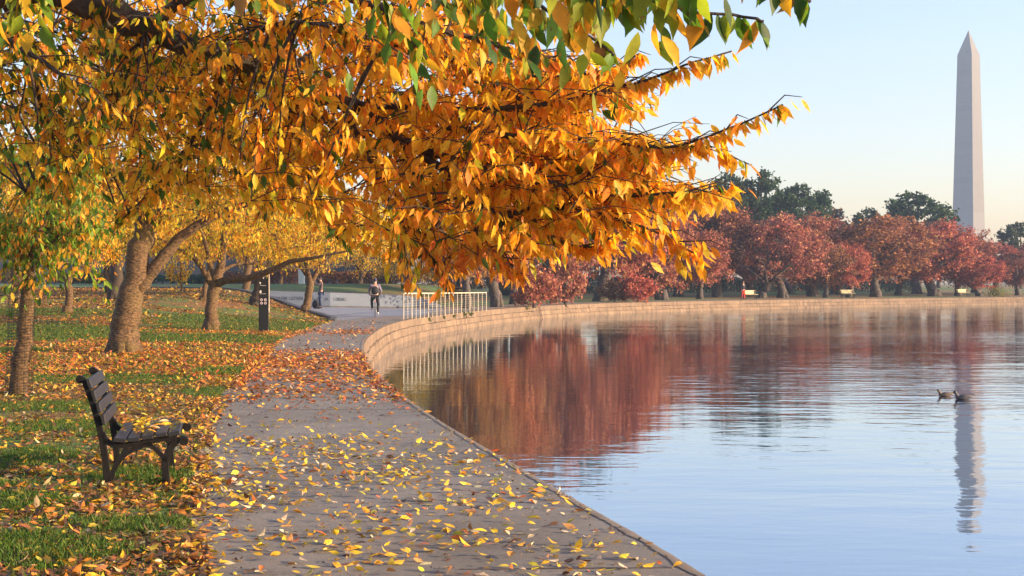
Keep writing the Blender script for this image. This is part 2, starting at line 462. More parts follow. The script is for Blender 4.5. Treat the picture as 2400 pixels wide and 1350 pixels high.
# near + shore path
PLY = [-14, 7.01, 9.9, 14.3, 18.8, 27.5, 33, 42.5, 49, 53, 56]
PLX = [-.6, -1.74, -2.43, -3.37, -4.13, -5.3, -6.1, -6.86, -7.15, -7.3, -7.5]
def path_left(y): return interp(y, PLY, PLX)
rows = []
for y in np.concatenate([np.arange(-12, 14, .25), np.arange(14, 56.1, .5)]):
    xr = float(np.interp(y, shy[:90], shx[:90]))
    xl = path_left(y)+.05*noise.noise(Vector((y*2.3, 1, 0)))+.04*noise.noise(Vector((y*7, 5, 0)))
    rows.append([(lerp(xl, xr, t), y, .004) for t in (0, .25, .5, .75, 1)])
struct(sheet('path', M['path'], rows), 'grey concrete footpath along the water strewn with leaves')
rows = []
for i, (s, n) in enumerate(zip(shore, SN)):
    if 55.5 < s[1] and i > 70:
        w = interp(arc[i]-arc[80], [0, 20, 40], [2.6, 3.0, 3.2])
        rows.append([(s[0]+n[0]*o, s[1]+n[1]*o, .008) for o in (0, .5*w, w)])
struct(sheet('shore_path', M['farpath'], rows), 'sandy footpath on top of the far sea wall')
rows = []
for i, s in enumerate(shore):
    if -12 < s[1] < 56:
        for j in range(10):
            t = j/10; q = s*(1-t)+shore[i+1]*t; n = SN[i]*(1-t)+SN[i+1]*t; a = arc[i]*(1-t)+arc[i+1]*t
            w_ = .055+.03*noise.noise(Vector((a*3, 0, 7)))+.015*noise.noise(Vector((a*17, 0, 7)))
            e_ = -.012+.012*noise.noise(Vector((a*9, 3, 7)))
            rows.append([(q[0]+n[0]*e_, q[1]+n[1]*e_, .002), (q[0]+n[0]*(e_+.012), q[1]+n[1]*(e_+.012), .009), (q[0]+n[0]*w_, q[1]+n[1]*w_, .008)])
M['edge'] = path_material('worn_concrete_edge', (.12, .095, .072), (.19, .155, .125), .5)
struct(sheet('path_edge', M['edge'], rows), 'worn darker concrete lip of the footpath above the water')
for y0, sl_, amp in ((7.1, .12, .02), (16.2, .05, .03), (30.5, 0, .05)):
    rows = []; xl, xr = path_left(y0), float(np.interp(y0, shy[:90], shx[:90]))-.07
    for t in np.linspace(0 if y0 > 8 else .55, 1, 50):
        x = lerp(xl, xr, t); y = y0+sl_*(x-xl)*.3+amp*noise.noise(Vector((x*3, y0, 0))); w_ = .005+.004*noise.noise(Vector((x*11, y0, 2)))+y0*.0004
        rows.append([(x, y-w_, .0075), (x, y+w_, .0075)])
    struct(sheet('path_joint', M['rust'], rows), 'dark crack across the footpath')
# sea wall: profile swept along the shoreline
prof = [(.35, -.012), (.0, -.012), (0, -.014), (-.03, -.02), (-.035, -.33), (-.025, -.35), (-.075, -.37), (-.1, -.6), (-.14, -.66), (-.24, -1.4)]
rows, uvs = [], []
fine_idx = []
for i in range(len(shore)-1):
    k = 4 if shore[i][1] < 120 else 2
    for j in range(k):
        t = j/k; s = shore[i]*(1-t)+shore[i+1]*t; n = SN[i]*(1-t)+SN[i+1]*t; a = arc[i]*(1-t)+arc[i+1]*t
        r, u, L_ = [], [], 0; prev = None
        for q, (o, z) in enumerate(prof):
            jit = 0.05*noise.noise(Vector((a*1.3, q*3.1, 0)))+.045*noise.noise(Vector((a*4.1, q*1.7, 9)))
            if q < 2: jit = 0
            if q in (2, 3): jit *= .35
            jz = .045*noise.noise(Vector((a*.9, q*5.0, 4))) if q > 3 else 0
            r.append((s[0]+n[0]*(o+jit), s[1]+n[1]*(o+jit), z+jz))
            if prev is not None: L_ += math.hypot(o-prev[0], z-prev[1])
            prev = (o, z); u.append((a, -L_+.35))
        rows.append(r); uvs.append(u)
w = sheet('sea_wall', M['stone'], rows, False, uvs)
tag(w, 'long curved sandstone block wall holding the bank above the water', 'wall')

# lawn heights
def z_left(x, y):
    z = 1.2*sm((y-28)/45)*sm((-x-7.5)/8)
    z += .03*noise.noise(Vector((x*.5, y*.5, 0)))*sm((path_left(min(y, 56))-x)/.6)
    return z+.012+.05*sm((path_left(min(y, 56))-x)/1.5)
CY = [53, 56, 58.5, 61, 66, 70, 72, 74, 76, 78]; CX = [-7.3, -7.5, -8.1, -9.2, -11.5, -15, -17, -22, -34, -70]
def lawn_right(y): return path_left(y)+.02 if y < 53 else interp(y, CY, CX)
rows = []
for y in np.concatenate([np.arange(-12, 20, .4), np.arange(20, 78, .6)]):
    xr = lawn_right(y); ts = np.linspace(0, 1, 60)**2
    rows.append([(x, y, z_left(x, y)) for x in [xr-(70+xr)*t if xr > -70 else xr-t for t in ts]])
rows = [[(p[0], p[1], p[2]+(-.02 if k == 0 else 0)) for k, p in enumerate(r)] for r in rows]
struct(sheet('lawn', M['lawn'], rows), 'grassy bank under the yellow trees, littered with leaves')
WX = [-60, -22, -16, -11, -7, -5.5, -4.2]; WY = [76.5, 78, 79, 80, 82, 82.6, 83]
WT = [1.5, 1.28, 1.15, 1.02, .85, .62, .1]
def z_berm(x, y):
    wy = interp(x, WX, WY); wt = interp(x, WX, WT)
    return wt-.06+(1.6-wt)*sm((y-wy)/(12+max(0, x+10)*.8))*sm((4-x)/14)
def z_far(x, y):
    return .02+.9*sm((shore_off(x, y)-3)/60)
rows = []
for t in np.linspace(0, 1, 26)**1.6:
    rows.append([(x, interp(x, WX, WY)+.15+140*t, z_berm(x, interp(x, WX, WY)+140*t)) for x in np.arange(-70, -4, 1.0)])
struct(sheet('berm', M['far_lawn'], rows), 'green grass berm behind the inscribed wall')
rows = []
for i, (s, n) in enumerate(zip(shore, SN)):
    if s[1] > 80:
        rows.append([(s[0]+n[0]*o, s[1]+n[1]*o, .02+.9*sm((o-3)/60)-(.02 if o == 2.9 else 0)) for o in (2.9, 3.6, 6, 10, 15, 22, 30, 40, 52, 66, 90, 160, 400)])
struct(sheet('far_lawn', M['far_lawn'], rows), 'lawn under the red trees on the far shore')
# pale ramp
rows = []
for x, y0, y1 in [(-60, 72, 77), (-34, 72, 77.5), (-22, 71.5, 78.2), (-17, 70, 79), (-15, 68.5, 79.3), (-11.5, 64.5, 80), (-9.2, 60, 81), (-8.1, 57.6, 81.5), (-7.4, 54.5, 82), (-6, 62, 82.5), (-4.3, 64, 83)]:
    rows.append([(x, lerp(y0, y1, t), .016+.14*sm((-x-6)/6)*sm((lerp(y0, y1, t)-56)/12)) for t in np.linspace(0, 1, 8)])
struct(sheet('ramp', M['ramp'], rows), 'pale paved ramp in front of the inscribed wall')
# inner junction paving (between ramp and railing)
rows = [[(lerp(lawn_right(y) if y < 58 else -8+.1*(y-58)*1.5, float(np.interp(y, shy[:120], shx[:120]))-2.4 if y > 56 else -5, t), y, .012) for t in (0, .3, .6, 1)] for y in np.arange(53, 80, 1.5)]
struct(sheet('junction_paving', M['path'], rows), 'grey paving where footpath and ramp meet')
# curb wall on lawn edge
b = MB(); cols_ = []
for y in np.concatenate([[54.5, 55.2, 56], np.arange(57, 77, .7)]):
    x = interp(y, CY, CX); z = z_left(x-.1, y)
    cols_.append((x, y, z+.1))
pp = []
for k, (x, y, z) in enumerate(cols_):
    t = Vector((cols_[min(k+1, len(cols_)-1)][0]-cols_[max(k-1, 0)][0], cols_[min(k+1, len(cols_)-1)][1]-cols_[max(k-1, 0)][1], 0)).normalized()
    nn = Vector((t.y, -t.x, 0))
    c = Vector((x, y, 0))
    pp.append([c-nn*.15+Vector((0, 0, -.05)), c-nn*.15+Vector((0, 0, z)), c+nn*.12+Vector((0, 0, z+.003)), c+nn*.12+Vector((0, 0, -.05))])
for r in pp: b.v += r
for k in range(len(pp)-1):
    for q in range(3): b.f.append((k*4+q, k*4+q+1, k*4+5+q, k*4+4+q))
b.f.append((0, 3, 2, 1))
tag(b.build('retaining_wall', M['granite_dark']), 'low dark curved granite edging wall beside the pale ramp', 'wall')
# inscribed wall
iw = thing('memorial_wall', 'pale granite wall with incised lettering, tapering down beside the ramp', 'wall', (0, 0, 0))
b = MB(); ws = np.concatenate([np.arange(-60, -8, 1.0), np.arange(-8, -4.1, .3)])
for x in ws:
    y = interp(x, WX, WY); z = interp(x, WX, WT)
    b.v += [Vector((x, y, -.05)), Vector((x, y, z)), Vector((x, y+.35, z)), Vector((x, y+.35, -.05))]
n = len(ws)
for k in range(n-1):
    for q in range(3): b.f.append((k*4+q, k*4+q+1, k*4+5+q, k*4+4+q))
b.f.append(((n-1)*4, (n-1)*4+1, (n-1)*4+2, (n-1)*4+3))
b.build('wall_body', M['granite'], iw)
b = MB()
for k in range(n-1):
    x0, x1 = ws[k], ws[k+1]
    if x0 < -22: continue
    y0, y1 = interp(x0, WX, WY), interp(x1, WX, WY)
    b.v += [Vector((x0, y0-.03, .0)), Vector((x1, y1-.03, .0)), Vector((x1, y1-.03, .12+.1*sm((-x1-6)/6))), Vector((x0, y0-.03, .12+.1*sm((-x0-6)/6)))]
    m_ = len(b.v)-4; b.f.append((m_, m_+1, m_+2, m_+3))
b.build('plinth', M['granite_dark'], iw)
def text_mesh(txt, size, m, parent, loc, rot, ext=.004):
    cu = bpy.data.curves.new('t', 'FONT'); cu.body = txt; cu.size = size; cu.extrude = ext
    cu.align_x = 'CENTER'; cu.align_y = 'CENTER'; cu.space_character = 1.18
    o = bpy.data.objects.new('t', cu); C.objects.link(o)
    bpy.context.view_layer.update()
    me = bpy.data.meshes.new_from_object(o.evaluated_get(bpy.context.evaluated_depsgraph_get()))
    bpy.data.objects.remove(o)
    me.materials.clear(); me.materials.append(m)
    q = bpy.data.objects.new('lettering', me); C.objects.link(q); q.parent = parent; q.location = loc; q.rotation_euler = rot
    return q
for txt, px0, px1, d, sl in (('MARTIN LUTHER KING, JR.', 640, 752, 79.5, .2), ('MEMORIAL', 766, 816, 80.8, .33)):
    cx = (px0+px1)/2; x = (cx-1200)*d/F; wpx = (px1-px0)*d/F
    y = interp(x, WX, WY)
    ang = math.atan2(interp(x+1, WX, WY)-interp(x-1, WX, WY), 2)
    o = text_mesh(txt, .3, M['letters'], iw, (x, y-.012, .66 if cx < 700 else .6), (PI/2, 0, ang))
    sx = wpx/max(o.dimensions.x, .1); o.scale = (sx, 1, 1)
    bb = [v.co.x for v in o.data.vertices]; o.scale = (wpx/(max(bb)-min(bb)), 1, 1)

# ------------------------------------------------------------ trees
def bez(a, b, c, n):
    return [a*(1-t)**2+b*2*t*(1-t)+c*t*t for t in [i/n for i in range(n+1)]]
def smooth_line(pts):
    """pts: list of (Vector, r) -> densified"""
    arr = [(*p, r) for p, r in pts]
    out = catmull(arr, 4)
    return [(Vector(o[:3]), float(max(o[3], .004))) for o in out]
def blob_targets(rs, c, r, n, lumps=7, flat=.0):
    c = np.array(c); r = np.array(r)
    L_ = rs.normal(size=(lumps, 3)); L_ /= np.linalg.norm(L_, axis=1, keepdims=True)
    out = []
    while len(out) < n:
        v = rs.normal(size=3); v /= np.linalg.norm(v)
        g = .62+.38*max(0, np.max(L_ @ v))**3
        rr = g*rs.uniform(.25, 1)**.45
        p = v*rr
        if p[2] < -.75+flat: continue
        out.append(c+p*r)
    return np.array(out)
def make_tree(name, label, cat, group, base, limbs, crown_c, crown_r, n_t, leafn, lsize, pal, seed,
              bark_m='bark', leaf_m='leaf', kind='lo', sub_r=.02, twig=.5, hang=.8, aspect=.45, flat=.0, sides=7, palfn=None,
              curve_up=.15, extra_targets=None, keep=None):
    """limbs: list of polylines [(Vector world, r)...]; parts trunk + crown"""
    rs = np.random.RandomState(seed)
    base = Vector(base)
    root = thing(name, label, cat, base, 0, group)
    mb = MB(); nodes = []; nr = []
    for li, l in enumerate(limbs):
        sl = smooth_line(l)
        if li == 0:   # root flare
            f0 = sl[0][1]
        pts = [p-base for p, r in sl]; rad = [r for p, r in sl]
        # slight knobbliness
        for i in range(1, len(pts)-1):
            pts[i] = pts[i]+Vector(rs.normal(size=3))*rad[i]*.12
        mb.tube(pts, rad, 10 if rad[0] > .1 else sides)
        for p, r in zip(pts, rad):
            nodes.append(np.array(p)); nr.append(r)
        if li == 0 and f0 > .13:
            for k in range(7):
                an = k*2*PI/7+rs.uniform(-.4, .4); d = Vector((math.cos(an), math.sin(an), 0))
                mb.tube([pts[0]+Vector((0, 0, f0*1.4))+d*f0*.3, pts[0]+Vector((0, 0, f0*.5))+d*f0*.62, pts[0]+d*f0*1.12+Vector((0, 0, -.04))],
                        [f0*.5, f0*.42, f0*.2], 8)
    nodes = np.array(nodes); nr = np.array(nr)
    cand = nodes[(nodes[:, 2] > max(.6, nodes[:, 2].max()*.35))] if len(nodes) > 8 else nodes
    T = blob_targets(rs, np.array(crown_c)-np.array(base), crown_r, n_t, flat=flat)
    if extra_targets is not None: T = np.concatenate([T, np.array(extra_targets)-np.array(base)])
    cen = np.array(crown_c)-np.array(base)
    # order by distance so that later ones can attach to earlier branches
    T = T[np.argsort(np.min(np.linalg.norm(T[:, None]-cand[None], axis=2), axis=1))]
    pool = [tuple(c) for c in cand]
    tw_s, tw_d = [], []
    for t in T:
        pa = np.array(pool); dd = np.linalg.norm(pa-t, axis=1); dd = dd+np.maximum(0, pa[:, 2]-t[2])*1.0
        a = pa[np.argmin(dd)]; L_ = np.linalg.norm(t-a)
        mid = (a+t)/2+np.array((0, 0, curve_up*L_))+rs.normal(size=3)*.08*L_
        pts = bez(Vector(a), Vector(mid), Vector(t), 5)
        r0 = sub_r*(.5+min(L_, 2)*.5)
        mb.tube(pts, [r0*(1-.75*i/5) for i in range(6)], 4 if sub_r < .03 else 5)
        for p in pts[2:]: pool.append(tuple(p))
        outw = (t-cen)/np.array(crown_r); outw /= np.linalg.norm(outw)+1e-6
        for k in range(leafn[0]):
            d = outw*.7+rs.normal(size=3)*.8; d[2] = d[2]*.6; d /= np.linalg.norm(d)+1e-6
            s = np.array(pts[rs.randint(2, 6)])
            tw_s.append(s); tw_d.append(d*twig*rs.uniform(.5, 1.2))
            if sub_r >= .012 and k % 2 == 0 and kind != 'far':
                e = s+tw_d[-1]; mb.tube([Vector(s), Vector((s+e)/2+np.array((0, 0, .04))), Vector(e)], [sub_r*.35, sub_r*.25, sub_r*.12], 3, False)
    mb.build('trunk', M[bark_m], root, True)
    tw_s = np.array(tw_s); tw_d = np.array(tw_d); k = leafn[1]
    S = np.repeat(tw_s, k, 0); D = np.repeat(tw_d, k, 0); n = len(S)
    t = rs.uniform(0, 1.05, (n, 1)); pos = S+D*t; pos[:, 2] -= (t[:, 0]**2)*.12*twig
    pos += rs.normal(size=(n, 3))*(.03+.1*twig)
    ax = D/np.linalg.norm(D, axis=1, keepdims=True)*.35+rs.normal(size=(n, 3))*.45; ax[:, 2] -= hang
    nm = rs.normal(size=(n, 3)); nm[:, 0] += .4
    if keep is not None:
        w = pos+np.array(base); msk = keep(w); pos, ax, nm = pos[msk], ax[msk], nm[msk]; n = len(pos)
    ln = lsize*rs.uniform(.65, 1.25, n)
    col = palfn(pos+np.array(base), rs) if palfn else pick(pal, n, rs)
    leaves('crown', pos, ax, nm, ln, ln*aspect*rs.uniform(.8, 1.2, n), col, M[leaf_m], root, 'lo' if kind == 'far' else kind)
    return root

YEL = [((.93, .56, .03), 5), ((.93, .42, .02), 4), ((.8, .56, .04), 3), ((.5, .44, .02), 2), ((.14, .2, .02), 1.2), ((.7, .2, .02), 1)]
GRN = [((.16, .26, .02), 4), ((.3, .36, .03), 3), ((.6, .42, .03), 3), ((.06, .12, .015), 3), ((.7, .36, .03), 2)]
DKG = [((.02, .05, .02), 3), ((.035, .075, .03), 3), ((.06, .1, .035), 2)]
RED = [((.42, .14, .09), 4), ((.48, .2, .1), 3), ((.22, .06, .06), 4), ((.5, .28, .11), 1.2)]
RBR = [((.3, .12, .07), 3), ((.17, .07, .06), 3), ((.42, .2, .08), 2)]
YBR = [((.75, .44, .04), 3), ((.5, .26, .04), 3), ((.8, .5, .04), 2), ((.3, .22, .03), 2)]

def gz(x, y):
    if y < 78 and x < lawn_right(min(y, 77.9)): return z_left(x, y)
    if x < -4.2 and y > interp(x, WX, WY): return z_berm(x, y)
    return z_far(x, y)
def limb(d, *pts):
    out = []
    for p in pts:
        dd = d+(p[3] if len(p) > 3 else 0)
        out.append((P(p[0], p[1], dd), p[2]))
    return out
def crown(px, py, hw, hh, d, dy=None):
    return tuple(P(px, py, d)), (hw*d/F, dy or hw*d/F*.8, hh*d/F)
G1 = 'yellow autumn trees on the grassy bank'
def bank_tree(label, d, limbs_px, cr, n_t, leafn, lsize, pal, seed, **kw):
    bx, by = limbs_px[0][0][:2]
    x = (bx-1200)*d/F; z = gz(x, d)
    L_ = [limb(d, *l) for l in limbs_px]
    p0, r0 = L_[0][0]; L_[0][0] = (Vector((x, d, z-.05)), r0)
    L_[0].insert(1, (Vector((x+(L_[0][1][0].x-x)*.25, d, z+r0*.9)), r0*.86))
    cc, crr = crown(cr[0], cr[1]+10, cr[2], cr[3]*1.12, d)
    return make_tree('cherry_tree', label, 'tree', G1, (x, d, z), L_, cc, crr, n_t, leafn, lsize, pal, seed, **kw)

# the big leaning tree left of centre
bank_tree('thick leaning cherry trunk lit on its right side, forking low, yellow leaves', 28.5,
    [[(290, 822, .36), (297, 745, .29), (310, 680, .265), (326, 600, .245), (345, 530, .22), (380, 450, .17), (430, 370, .1), (480, 280, .05)],
     [(322, 690, .13), (345, 650, .14), (385, 598, .13), (425, 552, .11), (500, 508, .085), (600, 470, .06), (720, 430, .03)],
     [(340, 545, .16), (300, 440, .13, .5), (220, 350, .09, 1), (120, 300, .04, 1.4)],
     [(350, 520, .15), (350, 420, .1, -1), (330, 280, .06, -1.5), (300, 150, .03, -2)],
     [(380, 450, .1), (500, 400, .08, 1), (640, 350, .05, 1.5), (760, 320, .03, 1.8)]],
    (390, 300, 500, 240), 330, (7, 11), .115, YEL, 11, kind='mid', sub_r=.028, twig=.55)
# the low-forking tree by the sign
bank_tree('smooth grey cherry with one long dark limb reaching over the sign', 41,
    [[(494, 782, .26), (497, 745, .2), (499, 700, .185), (503, 668, .19), (512, 640, .15), (523, 590, .12), (530, 530, .09), (560, 450, .05)],
     [(500, 672, .12), (478, 636, .09, -.3), (455, 606, .08, -.5), (415, 582, .06, -.8), (350, 550, .03, -1)],
     [(508, 668, .13), (540, 655, .115, -.5), (590, 650, .105, -.9), (635, 634, .09, -1.2), (680, 614, .075, -1.5), (735, 604, .05, -1.8), (830, 585, .025, -2)],
     [(515, 640, .08), (545, 622, .05, .3), (590, 618, .035, .6), (700, 630, .025, 1), (810, 622, .015, 1.3)],
     [(505, 660, .1), (490, 610, .08, .8), (478, 560, .06, 1), (450, 490, .03, 1.4)]],
    (580, 500, 330, 130), 230, (6, 9), .12, YEL, 12, kind='mid', sub_r=.026, twig=.5, flat=.15)
bank_tree('young forked cherry at the corner of the curved dark edging', 62,
    [[(716, 741, .24), (718, 720, .19), (723, 690, .18), (728, 662, .18), (722, 640, .12), (715, 600, .08), (710, 540, .04)],
     [(730, 664, .12), (745, 632, .1), (770, 590, .06), (800, 540, .03)],
     [(727, 660, .1), (700, 620, .07, .6), (660, 580, .04, 1)]],
    (760, 540, 230, 95), 190, (8, 10), .12, YEL, 13, kind='lo', sub_r=.03, twig=.6, flat=.15)
bank_tree('dark leaning trunk half hidden behind the black sign', 60,
    [[(598, 738, .3), (602, 700, .26), (612, 650, .24), (618, 600, .2), (625, 540, .1)],
     [(615, 640, .12), (650, 590, .08), (700, 550, .04)]],
    (640, 520, 200, 90), 130, (7, 10), .12, YEL, 14, bark_m='bark_dark', sub_r=.03, twig=.6, flat=.1)
bank_tree('pale straight trunk standing against the blue-grey ramp wall', 74,
    [[(573, 707, .28), (576, 680, .22), (580, 640, .22), (583, 600, .18), (590, 540, .1)],
     [(582, 630, .12), (560, 590, .08), (530, 550, .04)], [(583, 620, .1), (610, 580, .07), (640, 540, .03)]],
    (590, 520, 220, 90), 130, (7, 10), .14, YBR, 15, sub_r=.03, twig=.7, flat=.1)
bank_tree('slim pale trunk just left of the forked grey cherry', 58,
    [[(472, 737, .13), (478, 700, .11), (484, 660, .1), (494, 615, .09), (500, 560, .05)],
     [(486, 640, .06), (505, 610, .05), (530, 580, .03)]],
    (470, 530, 180, 80), 110, (7, 10), .12, YEL, 16, sub_r=.025, twig=.6, flat=.1)
bank_tree('small dark-based cherry in the grass behind the wire-guarded sapling', 47,
    [[(157, 757, .2), (160, 725, .14), (162, 690, .13), (163, 650, .12), (185, 615, .08), (215, 570, .04)],
     [(162, 665, .1), (143, 630, .08), (110, 590, .05)]],
    (170, 520, 230, 100), 180, (8, 10), .12, YEL, 17, sub_r=.026, twig=.55, flat=.1)
bank_tree('stout trunk at the far left edge behind the guarded sapling', 66,
    [[(38, 686, .3), (37, 650, .24), (32, 600, .22), (20, 540, .12)], [(35, 610, .12), (80, 560, .06)]],
    (40, 500, 200, 100), 120, (7, 10), .14, YEL, 18, sub_r=.03, twig=.7)
bank_tree('dark upright trunk right behind the big leaning cherry', 56,
    [[(268, 712, .32), (272, 660, .26), (278, 590, .22), (290, 520, .12)], [(275, 620, .12), (240, 560, .07), (200, 500, .04)]],
    (280, 480, 250, 110), 150, (7, 10), .13, YBR, 19, bark_m='bark_dark', sub_r=.03, twig=.7)
bank_tree('thin bare multi-stemmed dark trunk between two yellow trees', 62,
    [[(252, 700, .16), (250, 640, .12), (245, 580, .09), (230, 520, .05)], [(251, 660, .07), (262, 600, .05), (270, 540, .03)]],
    (240, 480, 150, 90), 80, (7, 10), .13, YEL, 20, bark_m='bark_dark', sub_r=.02, twig=.7)
bank_tree('thin stake-like sapling with a few drooping yellow leaves', 64,
    [[(425, 682, .06), (425, 650, .05), (424, 620, .045), (424, 590, .03)]],
    (420, 620, 35, 30), 26, (4, 6), .15, YEL, 21, sub_r=.012, twig=.4)
bank_tree('small tree on the green berm behind the photographer', 94,
    [[(843, 690, .22), (844, 665, .18), (848, 630, .15), (855, 580, .08)], [(846, 640, .1), (820, 600, .05)]],
    (850, 560, 170, 80), 120, (5, 8), .16, YEL, 22, bark_m='bark_dark', sub_r=.03, twig=.8)
bank_tree('small tree on the berm just left of the white railing', 90,
    [[(950, 692, .25), (955, 668, .18), (958, 640, .15), (965, 590, .08)], [(957, 650, .1), (990, 610, .05)]],
    (975, 575, 130, 80), 130, (5, 8), .16, YEL, 23, bark_m='bark_dark', sub_r=.03, twig=.8)
bank_tree('thin grey trunk in front of the russet hedge', 98,
    [[(657, 684, .16), (658, 660, .13), (662, 620, .1), (668, 580, .06)]],
    (660, 560, 170, 70), 90, (5, 8), .17, YBR, 24, sub_r=.03, twig=.8)
# sapling with wire guard
GP = [((.14, .27, .02), 4), ((.26, .36, .03), 4), ((.7, .42, .03), 3), ((.75, .3, .02), 2), ((.06, .13, .015), 2)]
d = 17.6; zb = gz(-6.55, d)
gt = make_tree('guarded_cherry_sapling', 'young cherry with green-yellow leaves, trunk wrapped in wire mesh', 'tree', None, (-6.56, d, zb),
    [[(Vector((-6.56, d, zb-.04)), .125), (Vector((-6.55, d, zb+.35)), .107), (P(55, 800, d), .1), (P(66, 665, d), .085), (P(70, 620, d), .06), (P(85, 560, d), .04), (P(120, 480, d), .02)],
     limb(d, (67, 640, .05), (40, 580, .04, -.3), (0, 520, .02, -.5)), limb(d, (68, 625, .045), (130, 560, .03, .3), (200, 500, .018, .6))],
    tuple(P(60, 470, d)), (1.35, 1.2, 1.0), 95, (5, 9), .105, GP, 31, kind='mid', sub_r=.013, twig=.42, hang=1.1,
    extra_targets=[P(px, py, d+q) for px, py, q in ((150, 560, .2), (200, 590, .3), (235, 640, 0), (110, 600, -.2), (30, 600, 0), (220, 540, .5), (170, 620, .1), (60, 650, -.15), (100, 655, -.1))])
b = MB()
gr = .17
for k in range(34):
    z = .02+k*.038
    ring = [Vector((gr*math.cos(a)+.0+z*.03, gr*math.sin(a), z)) for a in [2*PI*i/14 for i in range(15)]]
    b.tube(ring, .0035, 3, False)
for i in range(14):
    a = 2*PI*i/14; b.tube([Vector((gr*math.cos(a), gr*math.sin(a), 0)), Vector((gr*math.cos(a)+.04, gr*math.sin(a), 1.3))], .003, 3, False)
b.build('wire_guard', M['wire'], gt)

# ------------------------------------------------------------ foreground canopy tree
rs = np.random.RandomState(5)
tb = Vector((-3.95, 6.7, gz(-3.95, 6.7)))
ft = thing('overhanging_cherry_tree', 'large cherry whose orange and green boughs fill the top left, trunk out of view', 'tree', tb)
mbk = MB()
fork = (-640, 450, 6.7)
def fl(*pts): return [(P(a, b_, d_), r) for a, b_, d_, r in pts]
TR = [(tb+Vector((0, 0, -.05)), .3), (tb+Vector((.02, 0, .5)), .23), (tb+Vector((0, .02, 1.3)), .2), (P(*fork), .17)]
BR = [
 fl((-640, 450, 6.7, .15), (-330, 130, 6.4, .11), (0, -25, 6.1, .08), (210, 0, 6.1, .066), (340, 72, 6.1, .06), (530, 130, 6.3, .05), (650, 185, 6.4, .044), (800, 240, 6.5, .038), (900, 290, 6.5, .032), (960, 375, 6.5, .026), (985, 415, 6.5, .02)),
 fl((930, 330, 6.5, .024), (1050, 372, 6.4, .02), (1160, 382, 6.3, .016), (1300, 395, 6.2, .01), (1420, 400, 6.1, .006)),
 fl((985, 360, 6.5, .022), (1060, 410, 6.3, .019), (1130, 470, 6.2, .017), (1182, 502, 6.2, .015), (1260, 488, 6.1, .01), (1400, 500, 6, .007), (1540, 545, 5.9, .005), (1640, 600, 5.9, .003)),
 fl((800, 240, 6.5, .02), (950, 250, 6.3, .017), (1120, 260, 6.1, .014), (1300, 240, 5.9, .011), (1480, 200, 5.8, .007), (1600, 155, 5.7, .005), (1715, 120, 5.7, .0025)),
 fl((1050, 300, 6.3, .015), (1220, 320, 6.2, .012), (1400, 330, 6.0, .01), (1560, 345, 5.8, .007), (1700, 305, 5.7, .005), (1835, 245, 5.6, .0025)),
 fl((1160, 382, 6.3, .012), (1300, 430, 6.0, .009), (1450, 460, 5.9, .007), (1580, 452, 5.8, .005), (1690, 448, 5.8, .003)),
 fl((340, 72, 6.1, .03), (520, -40, 6.0, .024), (800, -10, 5.9, .02), (1000, 60, 5.8, .015), (1180, 110, 5.8, .01), (1340, 150, 5.8, .005)),
 fl((650, 185, 6.4, .02), (780, 100, 6.6, .016), (950, 110, 6.7, .013), (1120, 160, 6.5, .01), (1300, 180, 6.2, .007), (1430, 160, 6.1, .005), (1500, 125, 6, .003)),
 fl((530, 130, 6.3, .02), (490, 260, 6.9, .015), (400, 400, 7.5, .01), (280, 520, 7.9, .005)),
 fl((650, 190, 6.4, .02), (700, 330, 7.0, .014), (740, 450, 7.3, .008), (800, 540, 7.5, .004)),
 fl((800, 240, 6.5, .02), (880, 400, 6.9, .014), (930, 500, 7.0, .01), (1000, 590, 7, .007), (1050, 660, 7, .004)),
 fl((0, -25, 6.1, .02), (60, 130, 6.4, .015), (110, 280, 6.8, .01), (160, 430, 7.1, .006)),
 fl((340, 72, 6.1, .02), (290, 200, 6.6, .014), (190, 330, 7.2, .009), (60, 450, 7.5, .004)),
 fl((1130, 470, 6.2, .01), (1120, 560, 6.3, .008), (1180, 610, 6.4, .005), (1220, 650, 6.5, .003)),
 fl((530, 130, 6.3, .014), (640, 60, 5.9, .011), (760, 60, 5.6, .008), (880, 130, 5.5, .005)),
 fl((-330, 130, 6.4, .05), (-100, 60, 5.7, .03), (60, 120, 5.4, .014), (180, 200, 5.3, .006)),
 fl((1160, 200, 6.2, .012), (1300, 290, 6.6, .01), (1400, 370, 6.7, .007), (1500, 420, 6.6, .004)),
 fl((900, 290, 6.5, .014), (1000, 200, 6.8, .012), (1100, 190, 7, .008), (1230, 230, 7, .004)),
 fl((1182, 502, 6.2, .01), (1300, 560, 6.3, .008), (1380, 580, 6.3, .005), (1430, 560, 6.2, .004)),
 fl((230, 0, 6.1, .02), (330, 200, 7.6, .014), (520, 300, 8.2, .01), (700, 380, 8.5, .006)),
 fl((530, 130, 6.3, .02), (600, 250, 7.3, .014), (640, 380, 7.9, .01), (620, 480, 8.1, .005)),
 fl((650, 190, 6.4, .02), (820, 330, 7.6, .014), (980, 440, 8, .01), (1100, 520, 8.2, .005)),
]
UX = [-200, 1080, 1140, 1190, 1290, 1420, 1520, 1600, 1725, 1745, 1870]
UY = [-900, -900, 0, 60, 120, 110, 85, 125, 100, 205, 215]
HOLES = ((1640, 245, 85, 22), (1530, 285, 70, 24), (1745, 195, 60, 30), (1600, 405, 60, 16), (1690, 400, 40, 24), (1620, 88, 60, 20), (1500, 165, 28, 12), (1770, 335, 40, 30), (1390, 250, 25, 10))
def inside(w, pad=0):
    qx, qy = 1200+w[0]/w[1]*F, HY-(w[2]-CZ)/w[1]*F
    if qy < np.interp(qx, UX, UY)-pad: return False
    return all(((qx-cx)/rx)**2+((qy-cy)/ry)**2 > 1 for cx, cy, rx, ry in HOLES)
